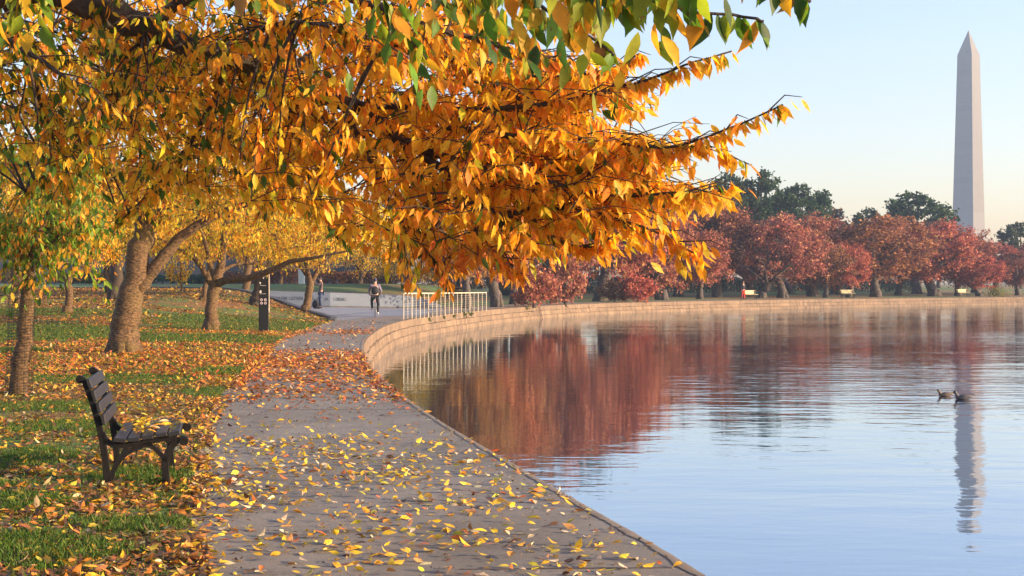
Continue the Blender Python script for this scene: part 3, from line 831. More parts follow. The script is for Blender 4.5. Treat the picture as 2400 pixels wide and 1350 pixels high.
def tubeit(mb, pl, base, sides=6, rr=rs):
    sl = smooth_line(pl); pts = [p-base for p, r in sl]; rad = [r for p, r in sl]
    for i in range(1, len(pts)-1): pts[i] = pts[i]+Vector(rr.normal(size=3))*rad[i]*.25
    mb.tube(pts, rad, sides); return pts, rad
tubeit(mbk, TR, tb, 14)
TW_S, TW_D = [], []
allbr = []
for bi, br in enumerate(BR):
    pts, rad = tubeit(mbk, br, tb, 10 if br[0][1] > .04 else 6)
    seglen = [(pts[i+1]-pts[i]).length for i in range(len(pts)-1)]
    L_ = sum(seglen)
    dens = 15 if bi else 9
    nt_ = int(L_*dens*1.25)
    cum = np.cumsum([0]+seglen)
    for k in range(nt_):
        s = rs.uniform(.1 if bi else .3, 1)*L_
        i = min(int(np.searchsorted(cum, s))-1, len(pts)-2); i = max(i, 0)
        u = (s-cum[i])/max(seglen[i], 1e-6); p = pts[i].lerp(pts[i+1], u)
        dr = (pts[i+1]-pts[i]).normalized()
        end = s/L_
        v = Vector(rs.normal(size=3)); v.z = v.z*.55
        dd = dr*(.7+.8*end)+v*(.9-.45*end)+Vector((.25, 0, .0)); dd.normalize()
        ln = rs.uniform(.22, .62)*(1-.45*end)
        e = p+dd*ln; md = p+dd*ln*.5+Vector((0, 0, .03))
        if not inside(e+tb, 5): continue
        mbk.tube([p, md, e+Vector((0, 0, -.02))], [.0045, .003, .0015], 3, False)
        TW_S.append((np.array(p), np.array(md), np.array(e)+np.array((0, 0, -.02))))
    # leaves right on the outer part of branch itself
    for i in range(int(len(pts)*.45), len(pts)-1):
        if rad[i] < .012: TW_S += [(np.array(pts[i]), np.array((pts[i]+pts[i+1])/2), np.array(pts[i+1]))]*2
# fill the inside of the crown: more twigs reaching into its volume from the nearest bough
nodes = np.array([np.array(p) for br in BR for p, r in [(q[0]-tb, q[1]) for q in smooth_line(br)]])
FX = [-150, 300, 600, 820, 960, 1120, 1240, 1300, 1400, 1550, 1600, 1660]
FB = [360, 440, 480, 520, 610, 620, 585, 545, 530, 515, 500, 470]
FT = [-150, -150, -150, -150, -140, -20, 90, 150, 160, 350, 420, 440]
nf = 0
while nf < 560:
    qx = rs.uniform(-150, 1640); lo, hi = np.interp(qx, FX, FT), np.interp(qx, FX, FB)
    qy = rs.uniform(-150, 640)
    if not (lo < qy < hi): continue
    if qx < 900 and rs.uniform() < .5: continue
    dq = rs.uniform(5.7, 8.3) if qx < 1200 else rs.uniform(5.8, 7.2)
    t = np.array(P(qx, qy, dq)-tb); dd_ = np.linalg.norm(nodes-t, axis=1); a = nodes[np.argmin(dd_)]
    L_ = np.linalg.norm(t-a); mid = (a+t)/2+np.array((0, 0, .12*L_))+rs.normal(size=3)*.06*L_
    pts = bez(Vector(a), Vector(mid), Vector(t), 4); r0 = .004+.006*min(L_, 1)
    mbk.tube(pts, [r0*(1-.7*i/4) for i in range(5)], 4, False)
    for k in range(3):
        dd = rs.normal(size=3); dd[2] *= .4; dd[0] += .5; dd /= np.linalg.norm(dd); ln_ = rs.uniform(.2, .45)
        sp_ = np.array(pts[4-(k == 2)]); e = sp_+dd*ln_; md = sp_+dd*ln_*.5+np.array((0, 0, .03))
        if not inside(e+np.array(tb), 5): continue
        mbk.tube([Vector(sp_), Vector(md), Vector(e)], [.003, .0022, .001], 3, False); TW_S.append((sp_, md, e))
    if L_ > .25: TW_S.append((np.array(pts[2]), np.array(pts[3]), t))
    nf += 1
mbk.build('trunk', M['bark_dark'], ft, True)
def px_of(w):
    return 1200+w[:, 0]/w[:, 1]*F, HY-(w[:, 2]-CZ)/w[:, 1]*F
# outline of the foreground crown, as it grows towards the water
OX = [-200, 300, 600, 820, 900, 960, 1050, 1120, 1180, 1240, 1300, 1400, 1500, 1560, 1650, 1700, 1760, 1860]
OY = [430, 520, 510, 570, 640, 690, 690, 690, 680, 640, 590, 590, 590, 640, 640, 470, 430, 330]
pos, ax, nm, ln = [], [], [], []
for (a, m_, e) in TW_S:
    L_ = np.linalg.norm(e-a); n_ = max(3, int(L_/.030))
    for k in range(n_):
        t = (k+rs.uniform(0, .8))/n_; p = a*(1-t)**2+m_*2*t*(1-t)+e*t*t
        sd = np.array((rs.normal()*.48, rs.normal()*.45, -1.0))+(e-a)/L_*.45
        pos.append(p+rs.normal(size=3)*.008); ax.append(sd); q = rs.normal(size=3); q[1] -= .5; q[0] += .5; nm.append(q)
        ln.append(rs.uniform(.05, .108))
pos = np.array(pos); ax = np.array(ax); nm = np.array(nm); ln = np.array(ln)
W = pos+np.array(tb); px, py = px_of(W)
jj = rs.normal(size=len(px))*8
keep = (py < np.interp(px, OX, OY)+jj) & (py > np.interp(px, UX, UY)+jj) & (py > -420)
# notches of sky between the boughs
for cx, cy, rx, ry in HOLES:
    keep &= ((px-cx)/rx)**2+((py-cy)/ry)**2 > 1
pos, ax, nm, ln, px, py = pos[keep], ax[keep], nm[keep], ln[keep], px[keep], py[keep]
n_ = len(pos)
ORA = np.array([(.92, .47, .02), (.93, .37, .02), (.93, .57, .035), (.84, .26, .02), (.58, .52, .02), (.07, .14, .012)])
cl = np.array([noise.noise(Vector((p[0]*1.6, p[1]*1.6, p[2]*1.6))) for p in pos])
g = np.clip((900-px)/900, 0, 1)
col = np.zeros((n_, 3))
for i in range(n_):
    gg = g[i]*1.15+cl[i]*.6
    w = np.array([4, 3, 3, 1, .45+2.6*max(gg, 0), .3+4.5*max(gg-.1, 0)]); w /= w.sum()
    col[i] = ORA[rs.choice(6, p=w)]
col *= rs.uniform(.78, 1.15, (n_, 1)); col[:, 1] *= rs.uniform(.82, 1.1, n_); col = np.clip(col, .003, .95)
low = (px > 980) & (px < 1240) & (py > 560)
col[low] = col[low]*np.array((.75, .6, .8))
ln *= np.interp(px, [0, 900, 1300], [.72, .82, .9])
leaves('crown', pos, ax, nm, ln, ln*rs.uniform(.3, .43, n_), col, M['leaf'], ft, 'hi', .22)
print('fg leaves', n_)
# the near spray hanging into the top of the view
sp = MB(); NS = [
 fl((-330, 130, 6.4, .06), (200, -420, 4.8, .04), (800, -260, 3.7, .02), (1150, -120, 3.3, .011), (1330, -50, 3.2, .007), (1480, -10, 3.15, .005), (1620, 25, 3.1, .004), (1740, 38, 3.1, .003), (1790, 50, 3.1, .0015)),
 fl((1150, -120, 3.3, .009), (1230, -30, 3.4, .006), (1300, 40, 3.45, .004), (1380, 85, 3.5, .003), (1440, 130, 3.5, .002)),
 fl((1330, -50, 3.2, .006), (1420, -60, 3.0, .004), (1560, -40, 2.95, .003), (1650, -10, 2.95, .002)),
 fl((1500, -60, 3.1, .006), (1700, -90, 3.1, .004), (1830, -40, 3.1, .003), (1900, 5, 3.1, .0015)),
 fl((800, -260, 3.7, .012), (860, -80, 4.0, .006), (940, 60, 4.1, .003), (1000, 140, 4.15, .0015)),
 fl((800, -260, 3.7, .012), (980, -120, 4.6, .008), (1080, -30, 5.2, .006), (1160, 40, 5.5, .004), (1230, 90, 5.7, .002)),
 fl((800, -260, 3.7, .012), (640, -100, 4.2, .006), (560, -20, 4.3, .003)),
 fl((200, -420, 4.8, .02), (100, -120, 4.7, .01), (60, -20, 4.7, .005), (20, 40, 4.7, .003))]
pos, ax, nm, ln = [], [], [], []
for bi, br in enumerate(NS):
    pts, rad = tubeit(sp, br, tb, 6)
    for i in range(len(pts)-1):
        L_ = (pts[i+1]-pts[i]).length; w0 = np.array(pts[i]+tb)
        qx = 1200+w0[0]/w0[1]*F; qy = HY-(w0[2]-CZ)/w0[1]*F
        if qy < -170 or rad[i] > .012: continue
        k = max(1, int(L_/.014))
        for q in range(k):
            p = pts[i].lerp(pts[i+1], (q+rs.uniform(0, 1))/k)
            for rep in range(3 if qx < 1500 else 1):
                s = Vector(rs.normal(size=3))*.07 if rep else Vector((0, 0, 0))
                pos.append(np.array(p+s)); ax.append((rs.normal()*.4+.12, rs.normal()*.35, -1)); nm.append((rs.normal()*.9, -.8, rs.normal()*.5)); ln.append(rs.uniform(.06, .105))
sp.build('twigs', M['bark_dark'], ft, True)
pos = np.array(pos); n_ = len(pos); ln = np.array(ln)
NC = [((.13, .24, .02), 4), ((.3, .34, .02), 3), ((.62, .36, .02), 3), ((.8, .33, .02), 2), ((.05, .11, .02), 2), ((.3, .15, .04), .8)]
leaves('foliage', pos, np.array(ax), np.array(nm), ln, ln*rs.uniform(.38, .5, n_), pick(NC, n_, rs), M['leaf'], ft, 'hi', .2)
print('spray', n_)

# ------------------------------------------------------------ far shore trees
def proto_tree(label, cat, group, name, h, fork_h, tr, cr, n_t, leafn, ls, pal, seed, cz=.58, bark_m='bark_far', lean=0, flat=0, twig=.9, asp=.8, nl=5):
    rs = np.random.RandomState(seed)
    L_ = [[(Vector((0, 0, -.1)), tr*1.25), (Vector((lean*.3, 0, fork_h*.5)), tr), (Vector((lean, 0, fork_h)), tr*.9), (Vector((lean*1.2, 0, h*.6)), tr*.35), (Vector((lean, 0, h*.85)), tr*.1)]]
    for k in range(nl):
        an = 2*PI*k/nl+rs.uniform(-.4, .4); q = rs.uniform(.55, .8)
        L_.append([(Vector((lean, 0, fork_h*rs.uniform(.8, 1.1))), tr*.5), (Vector((lean+math.cos(an)*cr*.3, math.sin(an)*cr*.3, fork_h+h*.14)), tr*.4),
                   (Vector((lean+math.cos(an)*cr*q, math.sin(an)*cr*q, fork_h+h*.32)), tr*.18)])
    return make_tree(name, label, cat, group, (0, 0, 0), L_, (lean*.8, 0, h*cz), (cr, cr, h*(1-cz)), n_t, leafn, ls, pal, seed,
                     bark_m=bark_m, leaf_m='leaf_far', kind='far', sub_r=.05, twig=twig, hang=.2, aspect=asp, flat=flat, sides=6)
GR = 'red cherry trees along the far shore'
RP = [proto_tree('', 'tree', GR, 'red_cherry_tree', 8, 1.9, .35, 4.3, 150, (7, 14), .2, RED, 101, .56, lean=.4),
      proto_tree('', 'tree', GR, 'red_cherry_tree', 8, 1.6, .4, 4.2, 140, (7, 14), .2, RED, 102, .54, lean=-.6),
      proto_tree('', 'tree', GR, 'red_cherry_tree', 8, 2.1, .3, 4.0, 150, (7, 14), .2, RBR, 103, .56, lean=.2),
      proto_tree('', 'tree', GR, 'red_cherry_tree', 8, 1.2, .42, 4.6, 150, (7, 14), .2, RED, 104, .48, lean=1.0, flat=-.3),
      proto_tree('', 'tree', GR, 'red_cherry_tree', 8, 1.7, .38, 4.2, 60, (6, 7), .2, RBR, 105, .56, lean=.5)]
used = [False]*len(RP)
# (trunk px, extra depth behind the sea wall, crown half width px, top px y, proto, colour tint, label)
def shore_depth(px):
    # depth of the far sea wall along the view direction of this column
    best = None
    for s in shore[95:]:
        q = 1200+s[0]/s[1]*F
        if best is None or abs(q-px) < best[0]: best = (abs(q-px), s[1])
    return best[1]
far_list = [
 (1095, 8, 105, 390, 2, (1.3, 1.5, .9), 'olive-brown leaved tree with a dark leaning trunk behind the railing'),
 (1165, 6, 100, 360, 1, (1.2, 1.2, .9), 'thick black trunk at the far end of the white railing'),
 (1205, 12, 110, 370, 2, (1.1, 1.1, .9), 'dark stump-like trunk between railing and first red bush'),
 (1330, 9, 105, 370, 0, (1, 1, 1), 'red crown above the iron ladder'),
 (1408, 11, 110, 380, 1, (1.15, 1.0, .9), 'slanting dark trunk right under the hanging golden leaf cluster'),
 (1470, 22, 95, 400, 2, (1.1, 1.3, 1), 'brownish crown set back between two redder ones'),
 (1552, 9, 92, 455, 3, (1.1, 1.1, 1), 'gnarled black trunk with a limb reaching left near the water'),
 (1640, 12, 62, 530, 0, (1.05, .95, .95), 'slim-trunked red cherry left of the person in red trousers'),
 (1680, 22, 100, 465, 2, (1.1, 1, 1), 'tall red crown in front of the dark green wood'),
 (1755, 26, 90, 520, 4, (.8, .9, 1.2), 'shaded purple tree behind the person in red trousers'),
 (1785, 13, 80, 560, 4, (.7, .8, 1), 'dark knotted trunk beside the leftmost far bench'),
 (1835, 12, 95, 510, 0, (1.1, 1.05, 1.1), 'round pinkish-red crown on a thin pale trunk'),
 (1905, 20, 92, 500, 1, (1.1, 1.1, 1), 'orange-red crown below the tallest green tree'),
 (1935, 10, 62, 560, 2, (1.1, 1.2, 1), 'brown-red crown leaning over dark ground left of the small pointed tree'),
 (1990, 9, 55, 560, 1, (1.25, 1, .95), 'small pointed red tree behind the middle far bench'),
 (2052, 12, 125, 505, 2, (1.25, 1.2, .9), 'widest rusty-orange crown on a pale curved trunk'),
 (2105, 24, 70, 530, 0, (1, .9, 1), 'red crown tucked behind the widest rusty crown'),
 (2190, 12, 95, 515, 1, (1.15, .9, .9), 'deep red crown left of the obelisk'),
 (2245, 15, 72, 545, 2, (1, .85, 1), 'red-purple crown directly under the obelisk'),
 (2295, 9, 55, 600, 1, (1.15, .8, .9), 'small low red tree by the rightmost far bench'),
 (2335, 20, 68, 565, 0, (1, .8, .95), 'crimson crown just right of the obelisk'),
 (2385, 14, 60, 590, 2, (.95, .85, 1), 'reddish tree at the right edge of the view'),
 (2440, 18, 75, 560, 1, (1, .85, 1), 'red tree cut off by the right frame edge'),
 (1250, 28, 95, 500, 4, (1, 1, 1.2), 'thinning brown tree behind the first red crowns'),
 (1590, 30, 90, 480, 4, (.9, .9, 1.2), 'thin purplish tree behind the slim-trunked cherry'),
 (1960, 34, 95, 520, 4, (.7, .75, 1.2), 'dark purple tree in the gap right of the green trees'),
 (2150, 32, 95, 520, 4, (.8, .8, 1.1), 'shadowed tree behind the deep red crown'),
 (2290, 34, 95, 575, 4, (.8, .75, 1.1), 'dim purple tree behind the obelisk-side cherries'),
 (1845, 36, 90, 500, 4, (.7, .75, 1.2), 'dark tree behind the round pinkish crown'),
 (1500, 36, 90, 500, 4, (.9, .9, 1.2), 'faded tree far behind the black gnarled trunk'),
]
rnd = random.Random(3)
def put(proto_list, used, k, x, y, z, sx, sz, rz, tint, label, group):
    if not used[k]: o = proto_list[k]; used[k] = True
    else: o = copy_tree(proto_list[k])
    o.location = (x, y, z); o.scale = (sx, sx, sz); o.rotation_euler = (0, 0, rz)
    for ch in o.children:
        if ch.name.startswith('crown'): ch.color = (*tint, 1)
    o['label'] = label; o['group'] = group
    return o
def far_place(px, back, hw, top, k, tint, label, plist, used, group, r0, h0):
    sd = shore_depth(px); d = sd+back; x = (px-1200)*d/F; z = gz(x, d)
    h = (CZ-(top-HY)*d/F)-z
    put(plist, used, k, x, d, z, rnd.uniform(1.12, 1.32)*(hw*d/F)/r0, h/h0*rnd.uniform(.98, 1.1), rnd.uniform(0, 6.28) if k != 3 else PI*.95, tint, label, group)
for a in far_list:
    far_place(*a[:6], a[6], RP, used, GR, 4.0, 7.7)
BR_ = [proto_tree('', 'shrub', 'low red bushes hanging over the far wall', 'red_shrub', 3, .3, .12, 2.0, 70, (6, 9), .2, RED, 121, .5, flat=-.6, twig=.6, nl=4)]
ub = [False]
for px, d, hw, top, tint, label in ((1252, 90, 62, 625, (1.2, 1.1, 1), 'red bush touching the path just right of the railing'),
        (1325, 99, 55, 600, (1.1, 1.1, 1), 'tall brown-red bush above the iron ladder'), (1495, 112, 42, 640, (1.3, .9, .9), 'bright crimson bush spilling onto the path'),
        (1440, 113, 40, 655, (.6, .8, .7), 'dull olive bush left of the crimson one')):
    x = (px-1200)*d/F; z = gz(x, d); h = CZ-(top-HY)*d/F-z
    put(BR_, ub, 0, x, d, z, hw*d/F/2.0, h/2.95, rnd.uniform(0, 6), tint, label, 'low red bushes hanging over the far wall')
GG = 'tall green trees behind the red ones'
GP_ = [proto_tree('', 'tree', GG, 'tall_green_tree', 16, 3, .4, 4.2, 160, (6, 9), .42, DKG, 111, .56, twig=1.1, nl=7),
       proto_tree('', 'tree', GG, 'tall_green_tree', 16, 6, .4, 4.5, 90, (6, 10), .42, DKG, 112, .68, twig=1.0, nl=7)]
ug = [False, False]
for a in ((1700, 60, 50, 402, 0, (1, 1, 1.1), 'leftmost dark green tree with a feathery pointed top'), (1745, 64, 45, 430, 0, (.9, 1, 1.1), 'dark green tree between the two highest tops'),
          (1785, 62, 58, 408, 0, (1, 1.1, 1.1), 'broad dark green tree of the wood left of centre'), (1830, 68, 45, 450, 0, (.9, .95, 1.2), 'shorter dark green tree at the dip of the wood'),
          (1880, 60, 52, 420, 1, (1.1, 1.2, 1), 'open-crowned green tree with sky showing through'), (1915, 66, 40, 445, 0, (.9, 1, 1.1), 'narrow green tree at the right end of the wood'),
          (2045, 66, 34, 483, 1, (1.2, 1.2, 1), 'small flat-topped green tree standing alone'), (2150, 62, 66, 446, 1, (1.1, 1.2, 1.1), 'spreading green tree left of the obelisk'),
          (2110, 66, 42, 472, 0, (.9, 1, 1.1), 'rounded green tree joined to the spreading one'), (2392, 60, 40, 515, 1, (1.6, 1.1, 1), 'sparse pine at the right edge'), (2200, 70, 40, 500, 0, (.8, .9, 1.2), 'low blue-green tree at the foot of the obelisk'),
          (1960, 72, 55, 472, 1, (4, 1.2, 1.6), 'thin purplish-red tall tree right of the green wood'), (1600, 66, 60, 440, 0, (.9, 1, 1.1), 'green tree mostly hidden behind the orange boughs'),
          (1420, 60, 95, 340, 0, (.9, 1, 1.1), 'green tree behind the middle of the orange boughs'), (1180, 58, 100, 300, 0, (.8, .9, 1), 'green tree behind the far end of the railing'), (1080, 66, 75, 480, 0, (.8, .9, 1), 'green tree behind the middle of the railing, mostly hidden'), (1350, 66, 100, 310, 0, (.9, 1, 1.1), 'green tree behind the iron ladder, mostly hidden'), (1500, 68, 70, 450, 0, (.9, 1, 1.1), 'green tree behind the bright crimson bush, mostly hidden'), (1280, 55, 100, 290, 0, (.9, 1, 1.1), 'green tree behind the left of the orange boughs')):
    far_place(*a[:6], a[6], GP_, ug, GG, 4.1, 15.6)
# hedges behind berm
def hedge(label, px0, px1, top, d, pal, seed, tint=(1, 1, 1), name='hedge'):
    rs = np.random.RandomState(seed)
    x0, x1 = (px0-1200)*d/F, (px1-1200)*d/F; cx = (x0+x1)/2; z = gz(cx, d); h = CZ-(top-HY)*d/F-z
    o = thing(name, label, 'hedge', (cx, d, z)); n = int(abs(x1-x0)*h*420)
    p = rs.uniform(0, 1, (n, 3)); L_ = abs(x1-x0)
    hh = np.array([.78+.35*noise.noise(Vector((v*L_*.45, seed, 0))) for v in p[:, 0]])
    pos = np.stack([(p[:, 0]-.5)*L_, (p[:, 1]-.5)*2.2, (p[:, 2]**.7)*h*hh], 1)
    nm = rs.normal(size=(n, 3)); ax = rs.normal(size=(n, 3)); ax[:, 2] += .6
    lf = leaves('foliage', pos, ax, nm, rs.uniform(.1, .22, n), rs.uniform(.08, .14, n), pick(pal, n, rs), M['leaf_far'], o, 'lo')
    lf.color = (*tint, 1)
    b = MB()
    for k in range(int(L_*2)):
        x = rs.uniform(-.5, .5)*L_; y = rs.uniform(-.6, .6)
        for q in range(3):
            b.tube([(x, y, -.05), (x+rs.normal()*.15, y+rs.normal()*.1, h*.4), (x+rs.normal()*.35, y+rs.normal()*.2, h*.8)], [.03, .02, .008], 4, False)
    b.build('stems', M['bark_far'], o)
RUS = [((.17, .065, .03), 3), ((.1, .045, .022), 3), ((.26, .1, .035), 2)]
TEA = [((.012, .05, .035), 3), ((.02, .08, .05), 2)]
hedge('russet hedge left of the pale cabinet', 530, 700, 628, 106, RUS, 41)
hedge('russet hedge behind the photographer and cyclist', 745, 1000, 630, 108, RUS, 42)
hedge('tall dark thicket behind the far half of the railing', 1000, 1190, 590, 128, DKG+RUS, 46)
hedge('dark teal-green hedge at the back of the bank', 370, 515, 640, 92, TEA, 43)
hedge('dim brown-green hedge behind the big leaning trunk', 120, 365, 630, 94, [((.12, .08, .03), 3), ((.05, .07, .03), 3)], 44)
hedge('olive-brown hedge at the far left back', -60, 75, 620, 92, [((.25, .14, .04), 3), ((.1, .09, .03), 3)], 45)
for i_, (a_, b_) in enumerate(((1150, 1330), (1330, 1520), (1520, 1700), (1700, 1900), (1900, 2140))):
    hedge(['dark undergrowth behind the railing', 'dark undergrowth behind the bright crimson bush', 'dark undergrowth behind the gnarled black trunk', 'blue-dark undergrowth behind the person in red trousers', 'blue-dark undergrowth behind the widest rusty crown'][i_], a_, b_, 640 if i_ < 3 else 646, shore_depth((a_+b_)/2)+48, DKG, 60+i_, (.9, .9, 1.3), 'undergrowth')
# granite wall of the memorial far behind the bank
b = MB(); b.box((-34, 122, 2.9), (46, 1.0, 4.2)); b.box((-34, 121.4, 5.06), (46.4, 1.6, .12))
M['granite_far'] = simple('blue_grey_granite', (.045, .055, .075), .7, 0, .15, 1)
mw = tag(b.build('granite_wall', M['granite_far'], None, False, .05), 'long blue-grey granite wall glimpsed behind the bank trees', 'wall')
# back woods closing the view at left
BW = [proto_tree('', 'tree', 'trees closing the view behind the bank', 'background_tree', 12, 2.4, .3, 5, 130, (6, 8), .4, YBR, 131, .55, twig=1.1, nl=6)]
ubw = [False]
for i, (px, d, hw, top, tint, label) in enumerate(((30, 140, 150, 360, (1.2, 1.2, .8), 'brown-gold tree at the far left back of the bank'), (200, 150, 150, 350, (1.2, 1.15, .8), 'brown-gold tree seen behind the small dark-based cherry'),
       (390, 145, 150, 400, (1.1, 1.1, .9), 'dull gold tree behind the big leaning cherry'), (560, 150, 150, 420, (.8, .8, .9), 'dull brown tree above the russet hedge'),
       (730, 145, 130, 430, (.8, .8, 1), 'brown tree behind the pale cabinet'), (900, 150, 140, 440, (.8, .8, 1), 'brown tree behind the cyclist'), (1040, 140, 110, 450, (.8, .9, 1), 'brown tree behind the middle of the railing'))):
    x = (px-1200)*d/F; z = 1.0; h = CZ-(top-HY)*d/F-z
    put(BW, ubw, 0, x, d, z, hw*d/F/5, h/11.6, rnd.uniform(0, 6), tint, label, 'trees closing the view behind the bank')

# ------------------------------------------------------------ obelisk
D = 890.0; X = 1070*D/F
v = Vector((-X, -D, 0)).normalized(); va = math.atan2(v.y, v.x)
# left (wide) face normal is 29 deg from the line of sight; face normals are rz, rz+90 ...
rz = va-math.radians(29)
ob = thing('obelisk', 'tall pale marble obelisk rising behind the trees on the right', 'monument', (X, D, 3), rz)
b = MB(); hb, ht, hs, H = 8.4, 5.25, 152.4, 169.3
for z, w_ in ((0, hb), (hs, ht)):
    b.v += [Vector((-w_, -w_, z)), Vector((w_, -w_, z)), Vector((w_, w_, z)), Vector((-w_, w_, z))]
b.f += [(0, 1, 5, 4), (1, 2, 6, 5), (2, 3, 7, 6), (3, 0, 4, 7), (0, 3, 2, 1)]
b.build('shaft', M['marble'], ob)
b = MB(); b.v += [Vector((-ht, -ht, hs)), Vector((ht, -ht, hs)), Vector((ht, ht, hs)), Vector((-ht, ht, hs)), Vector((0, 0, H))]
b.f += [(0, 1, 4), (1, 2, 4), (2, 3, 4), (3, 0, 4)]
b.build('pyramidion', M['marble'], ob)
for k in range(4):
    a = k*PI/2
    for s in (-1, 1):
        w_ = MB(); w_.box((0, 0, 0), (.25, .9, .6)); o = w_.build('observation_window', M['black'], ob)
        zz = hs+1.6; r_ = ht*(1-1.6/16.9)+.02
        o.location = (math.cos(a)*r_-math.sin(a)*1.3*s, math.sin(a)*r_+math.cos(a)*1.3*s, zz); o.rotation_euler = (0, 0, a)

# ------------------------------------------------------------ bench
def Bcut(pts, r0, r1=None, n=16):
    r1 = r1 or r0; q = catmull([(x, z) for x, z in pts], 5)
    return [Vector((p[0], 0, p[1])) for p in q], [lerp(r0, r1, i/(len(q)-1)) for i in range(len(q))]
def bench_frame(parent, y):
    b = MB()
    def rib(pts, w0, w1=None, th=.045):
        p, r = Bcut(pts, w0, w1); n0 = len(b.v)
        for i, c in enumerate(p):
            t = (p[min(i+1, len(p)-1)]-p[max(i-1, 0)]).normalized(); nn = Vector((-t.z, 0, t.x))
            for sx, sy in ((1, 1), (-1, 1), (-1, -1), (1, -1)):
                b.v.append(c+nn*r[i]*sx+Vector((0, y+sy*th/2, 0)))
        for i in range(len(p)-1):
            for k in range(4):
                b.f.append((n0+i*4+k, n0+i*4+(k+1) % 4, n0+i*4+4+(k+1) % 4, n0+i*4+4+k))
        e = n0+(len(p)-1)*4; b.f += [(n0, n0+1, n0+2, n0+3), (e+3, e+2, e+1, e)]
    rib([(.02, -.03), (.0, .12), (-.02, .3), (-.055, .48), (-.105, .66), (-.155, .8), (-.175, .83)], .026, .019)      # back leg and upright
    rib([(-.03, .42), (.0, .36), (.06, .325), (.16, .325), (.3, .345), (.42, .365), (.5, .37)], .02, .022)           # seat support
    rib([(.035, .02), (.045, .12), (.09, .2), (.16, .27), (.26, .315), (.33, .33)], .02, .016)      # arch
    rib([(.44, .0), (.43, .1), (.43, .2), (.46, .28), (.51, .34)], .028, .024)   # front leg
    rib([(.43, .19), (.4, .24), (.34, .3), (.3, .325)], .018, .014)
    rib([(.44, -.03), (.44, .03)], .036, .03)
    for cx, cz, r in ((-.19, .825, .03), (.565, .345, .036)):
        n = len(b.v); seg = 16
        for yy in (-.03, .03):
            for k in range(seg): b.v.append(Vector((cx+r*math.cos(2*PI*k/seg), y+yy, cz+r*math.sin(2*PI*k/seg))))
        b.f.append(tuple(n+k for k in range(seg))); b.f.append(tuple(n+seg+k for k in reversed(range(seg))))
        for k in range(seg): b.f.append((n+k, n+seg+k, n+seg+(k+1) % seg, n+(k+1) % seg))
    rib([(.5, .36), (.53, .35), (.555, .345)], .02, .02)
    return b.build('frame', M['iron'], parent, False, .004)
bz = gz(-3.1, 10.0)
bench = thing('park_bench', 'dark slatted park bench with iron frame, fallen leaves on its seat', 'bench', (-3.04, 9.9, bz-.035), math.radians(12.4))
BL = 1.12
bench_frame(bench, .06); bench_frame(bench, BL-.06)
for k in range(4):     # back slats
    t = k/3; x = lerp(-.155, -.055, t)+.035; z = lerp(.79, .52, t)
    m_ = MB(); a = math.radians(-19+3*k)
    m_.box((0, 0, 0), (.028, BL, .078)); o = m_.build('backrest_slat', M['slat'], bench, False, .004)
    o.location = (x, BL/2, z); o.rotation_euler = (0, a, 0)
seatp = [(.10, .365, -6), (.2, .368, 2), (.3, .382, 5), (.4, .398, 7), (.495, .405, 12)]
for x, z, a in seatp:
    m_ = MB(); m_.box((0, 0, 0), (.088, BL, .032)); o = m_.build('seat_slat', M['slat'], bench, False, .004)
    o.location = (x, BL/2, z); o.rotation_euler = (0, math.radians(-a), 0)
# leaves on the seat
rs = np.random.RandomState(77); n_ = 75
lx = rs.uniform(.12, .54, n_); ly = rs.uniform(.08, BL-.02, n_)
lz = np.interp(lx, [.1, .5], [.392, .43])+rs.uniform(.0, .03, n_)
R_ = Matrix.Rotation(math.radians(12.4), 3, 'Z')
pos = np.array([tuple(R_ @ Vector((a, c, e))+Vector((-3.04, 9.9, bz-.025))) for a, c, e in zip(lx, ly, lz)])
ax = rs.normal(size=(n_, 3)); ax[:, 2] *= .2; nm = rs.normal(size=(n_, 3))*.35; nm[:, 2] += 1
LP = [((.8, .5, .03), 4), ((.85, .4, .03), 3), ((.5, .42, .04), 2), ((.6, .45, .25), 1)]
tag(leaves('fallen_leaves', pos, ax, nm, rs.uniform(.06, .1, n_), rs.uniform(.028, .042, n_), pick(LP, n_, rs), M['litter'], None, 'mid', .3),
    'yellow leaves lying on the seat of the dark bench', 'leaves', None, 'stuff')

# far benches
def far_bench():
    r = thing('pale_bench', '', 'bench', (0, 0, 0), 0, 'pale benches on the far shore')
    for s in (-1, 1):
        b = MB(); b.box((s*.7, -.18, .2), (.06, .06, .42)); b.box((s*.7, .18, .42), (.06, .06, .86)); b.box((s*.7, 0, .42), (.06, .42, .05)); b.build('frame', M['iron'], r)
    b = MB()
    for k in range(4): b.box((0, -.2+k*.11, .455), (1.6, .09, .03))
    b.build('seat', M['farbench'], r)
    b = MB()
    for k in range(3): b.box((0, .225+k*.02, .58+k*.12), (1.6, .03, .1))
    b.build('backrest', M['farbench'], r)
    return r
fb = far_bench()
for i, (px, label, rz_) in enumerate(((1759, 'pale bench beside the person in red trousers', .5), (1987, 'yellowish bench lit by sun in front of the small pointed red tree', .2), (2258, 'pale bench nearest the foot of the obelisk', .4))):
    o = fb if i == 0 else copy_tree(fb)
    d = shore_depth(px)+6.5; x = (px-1200)*d/F
    o.location = (x, d, gz(x, d)); o.rotation_euler = (0, 0, rz_+PI*.0); o['label'] = label; o.scale = (1, 1, 1)

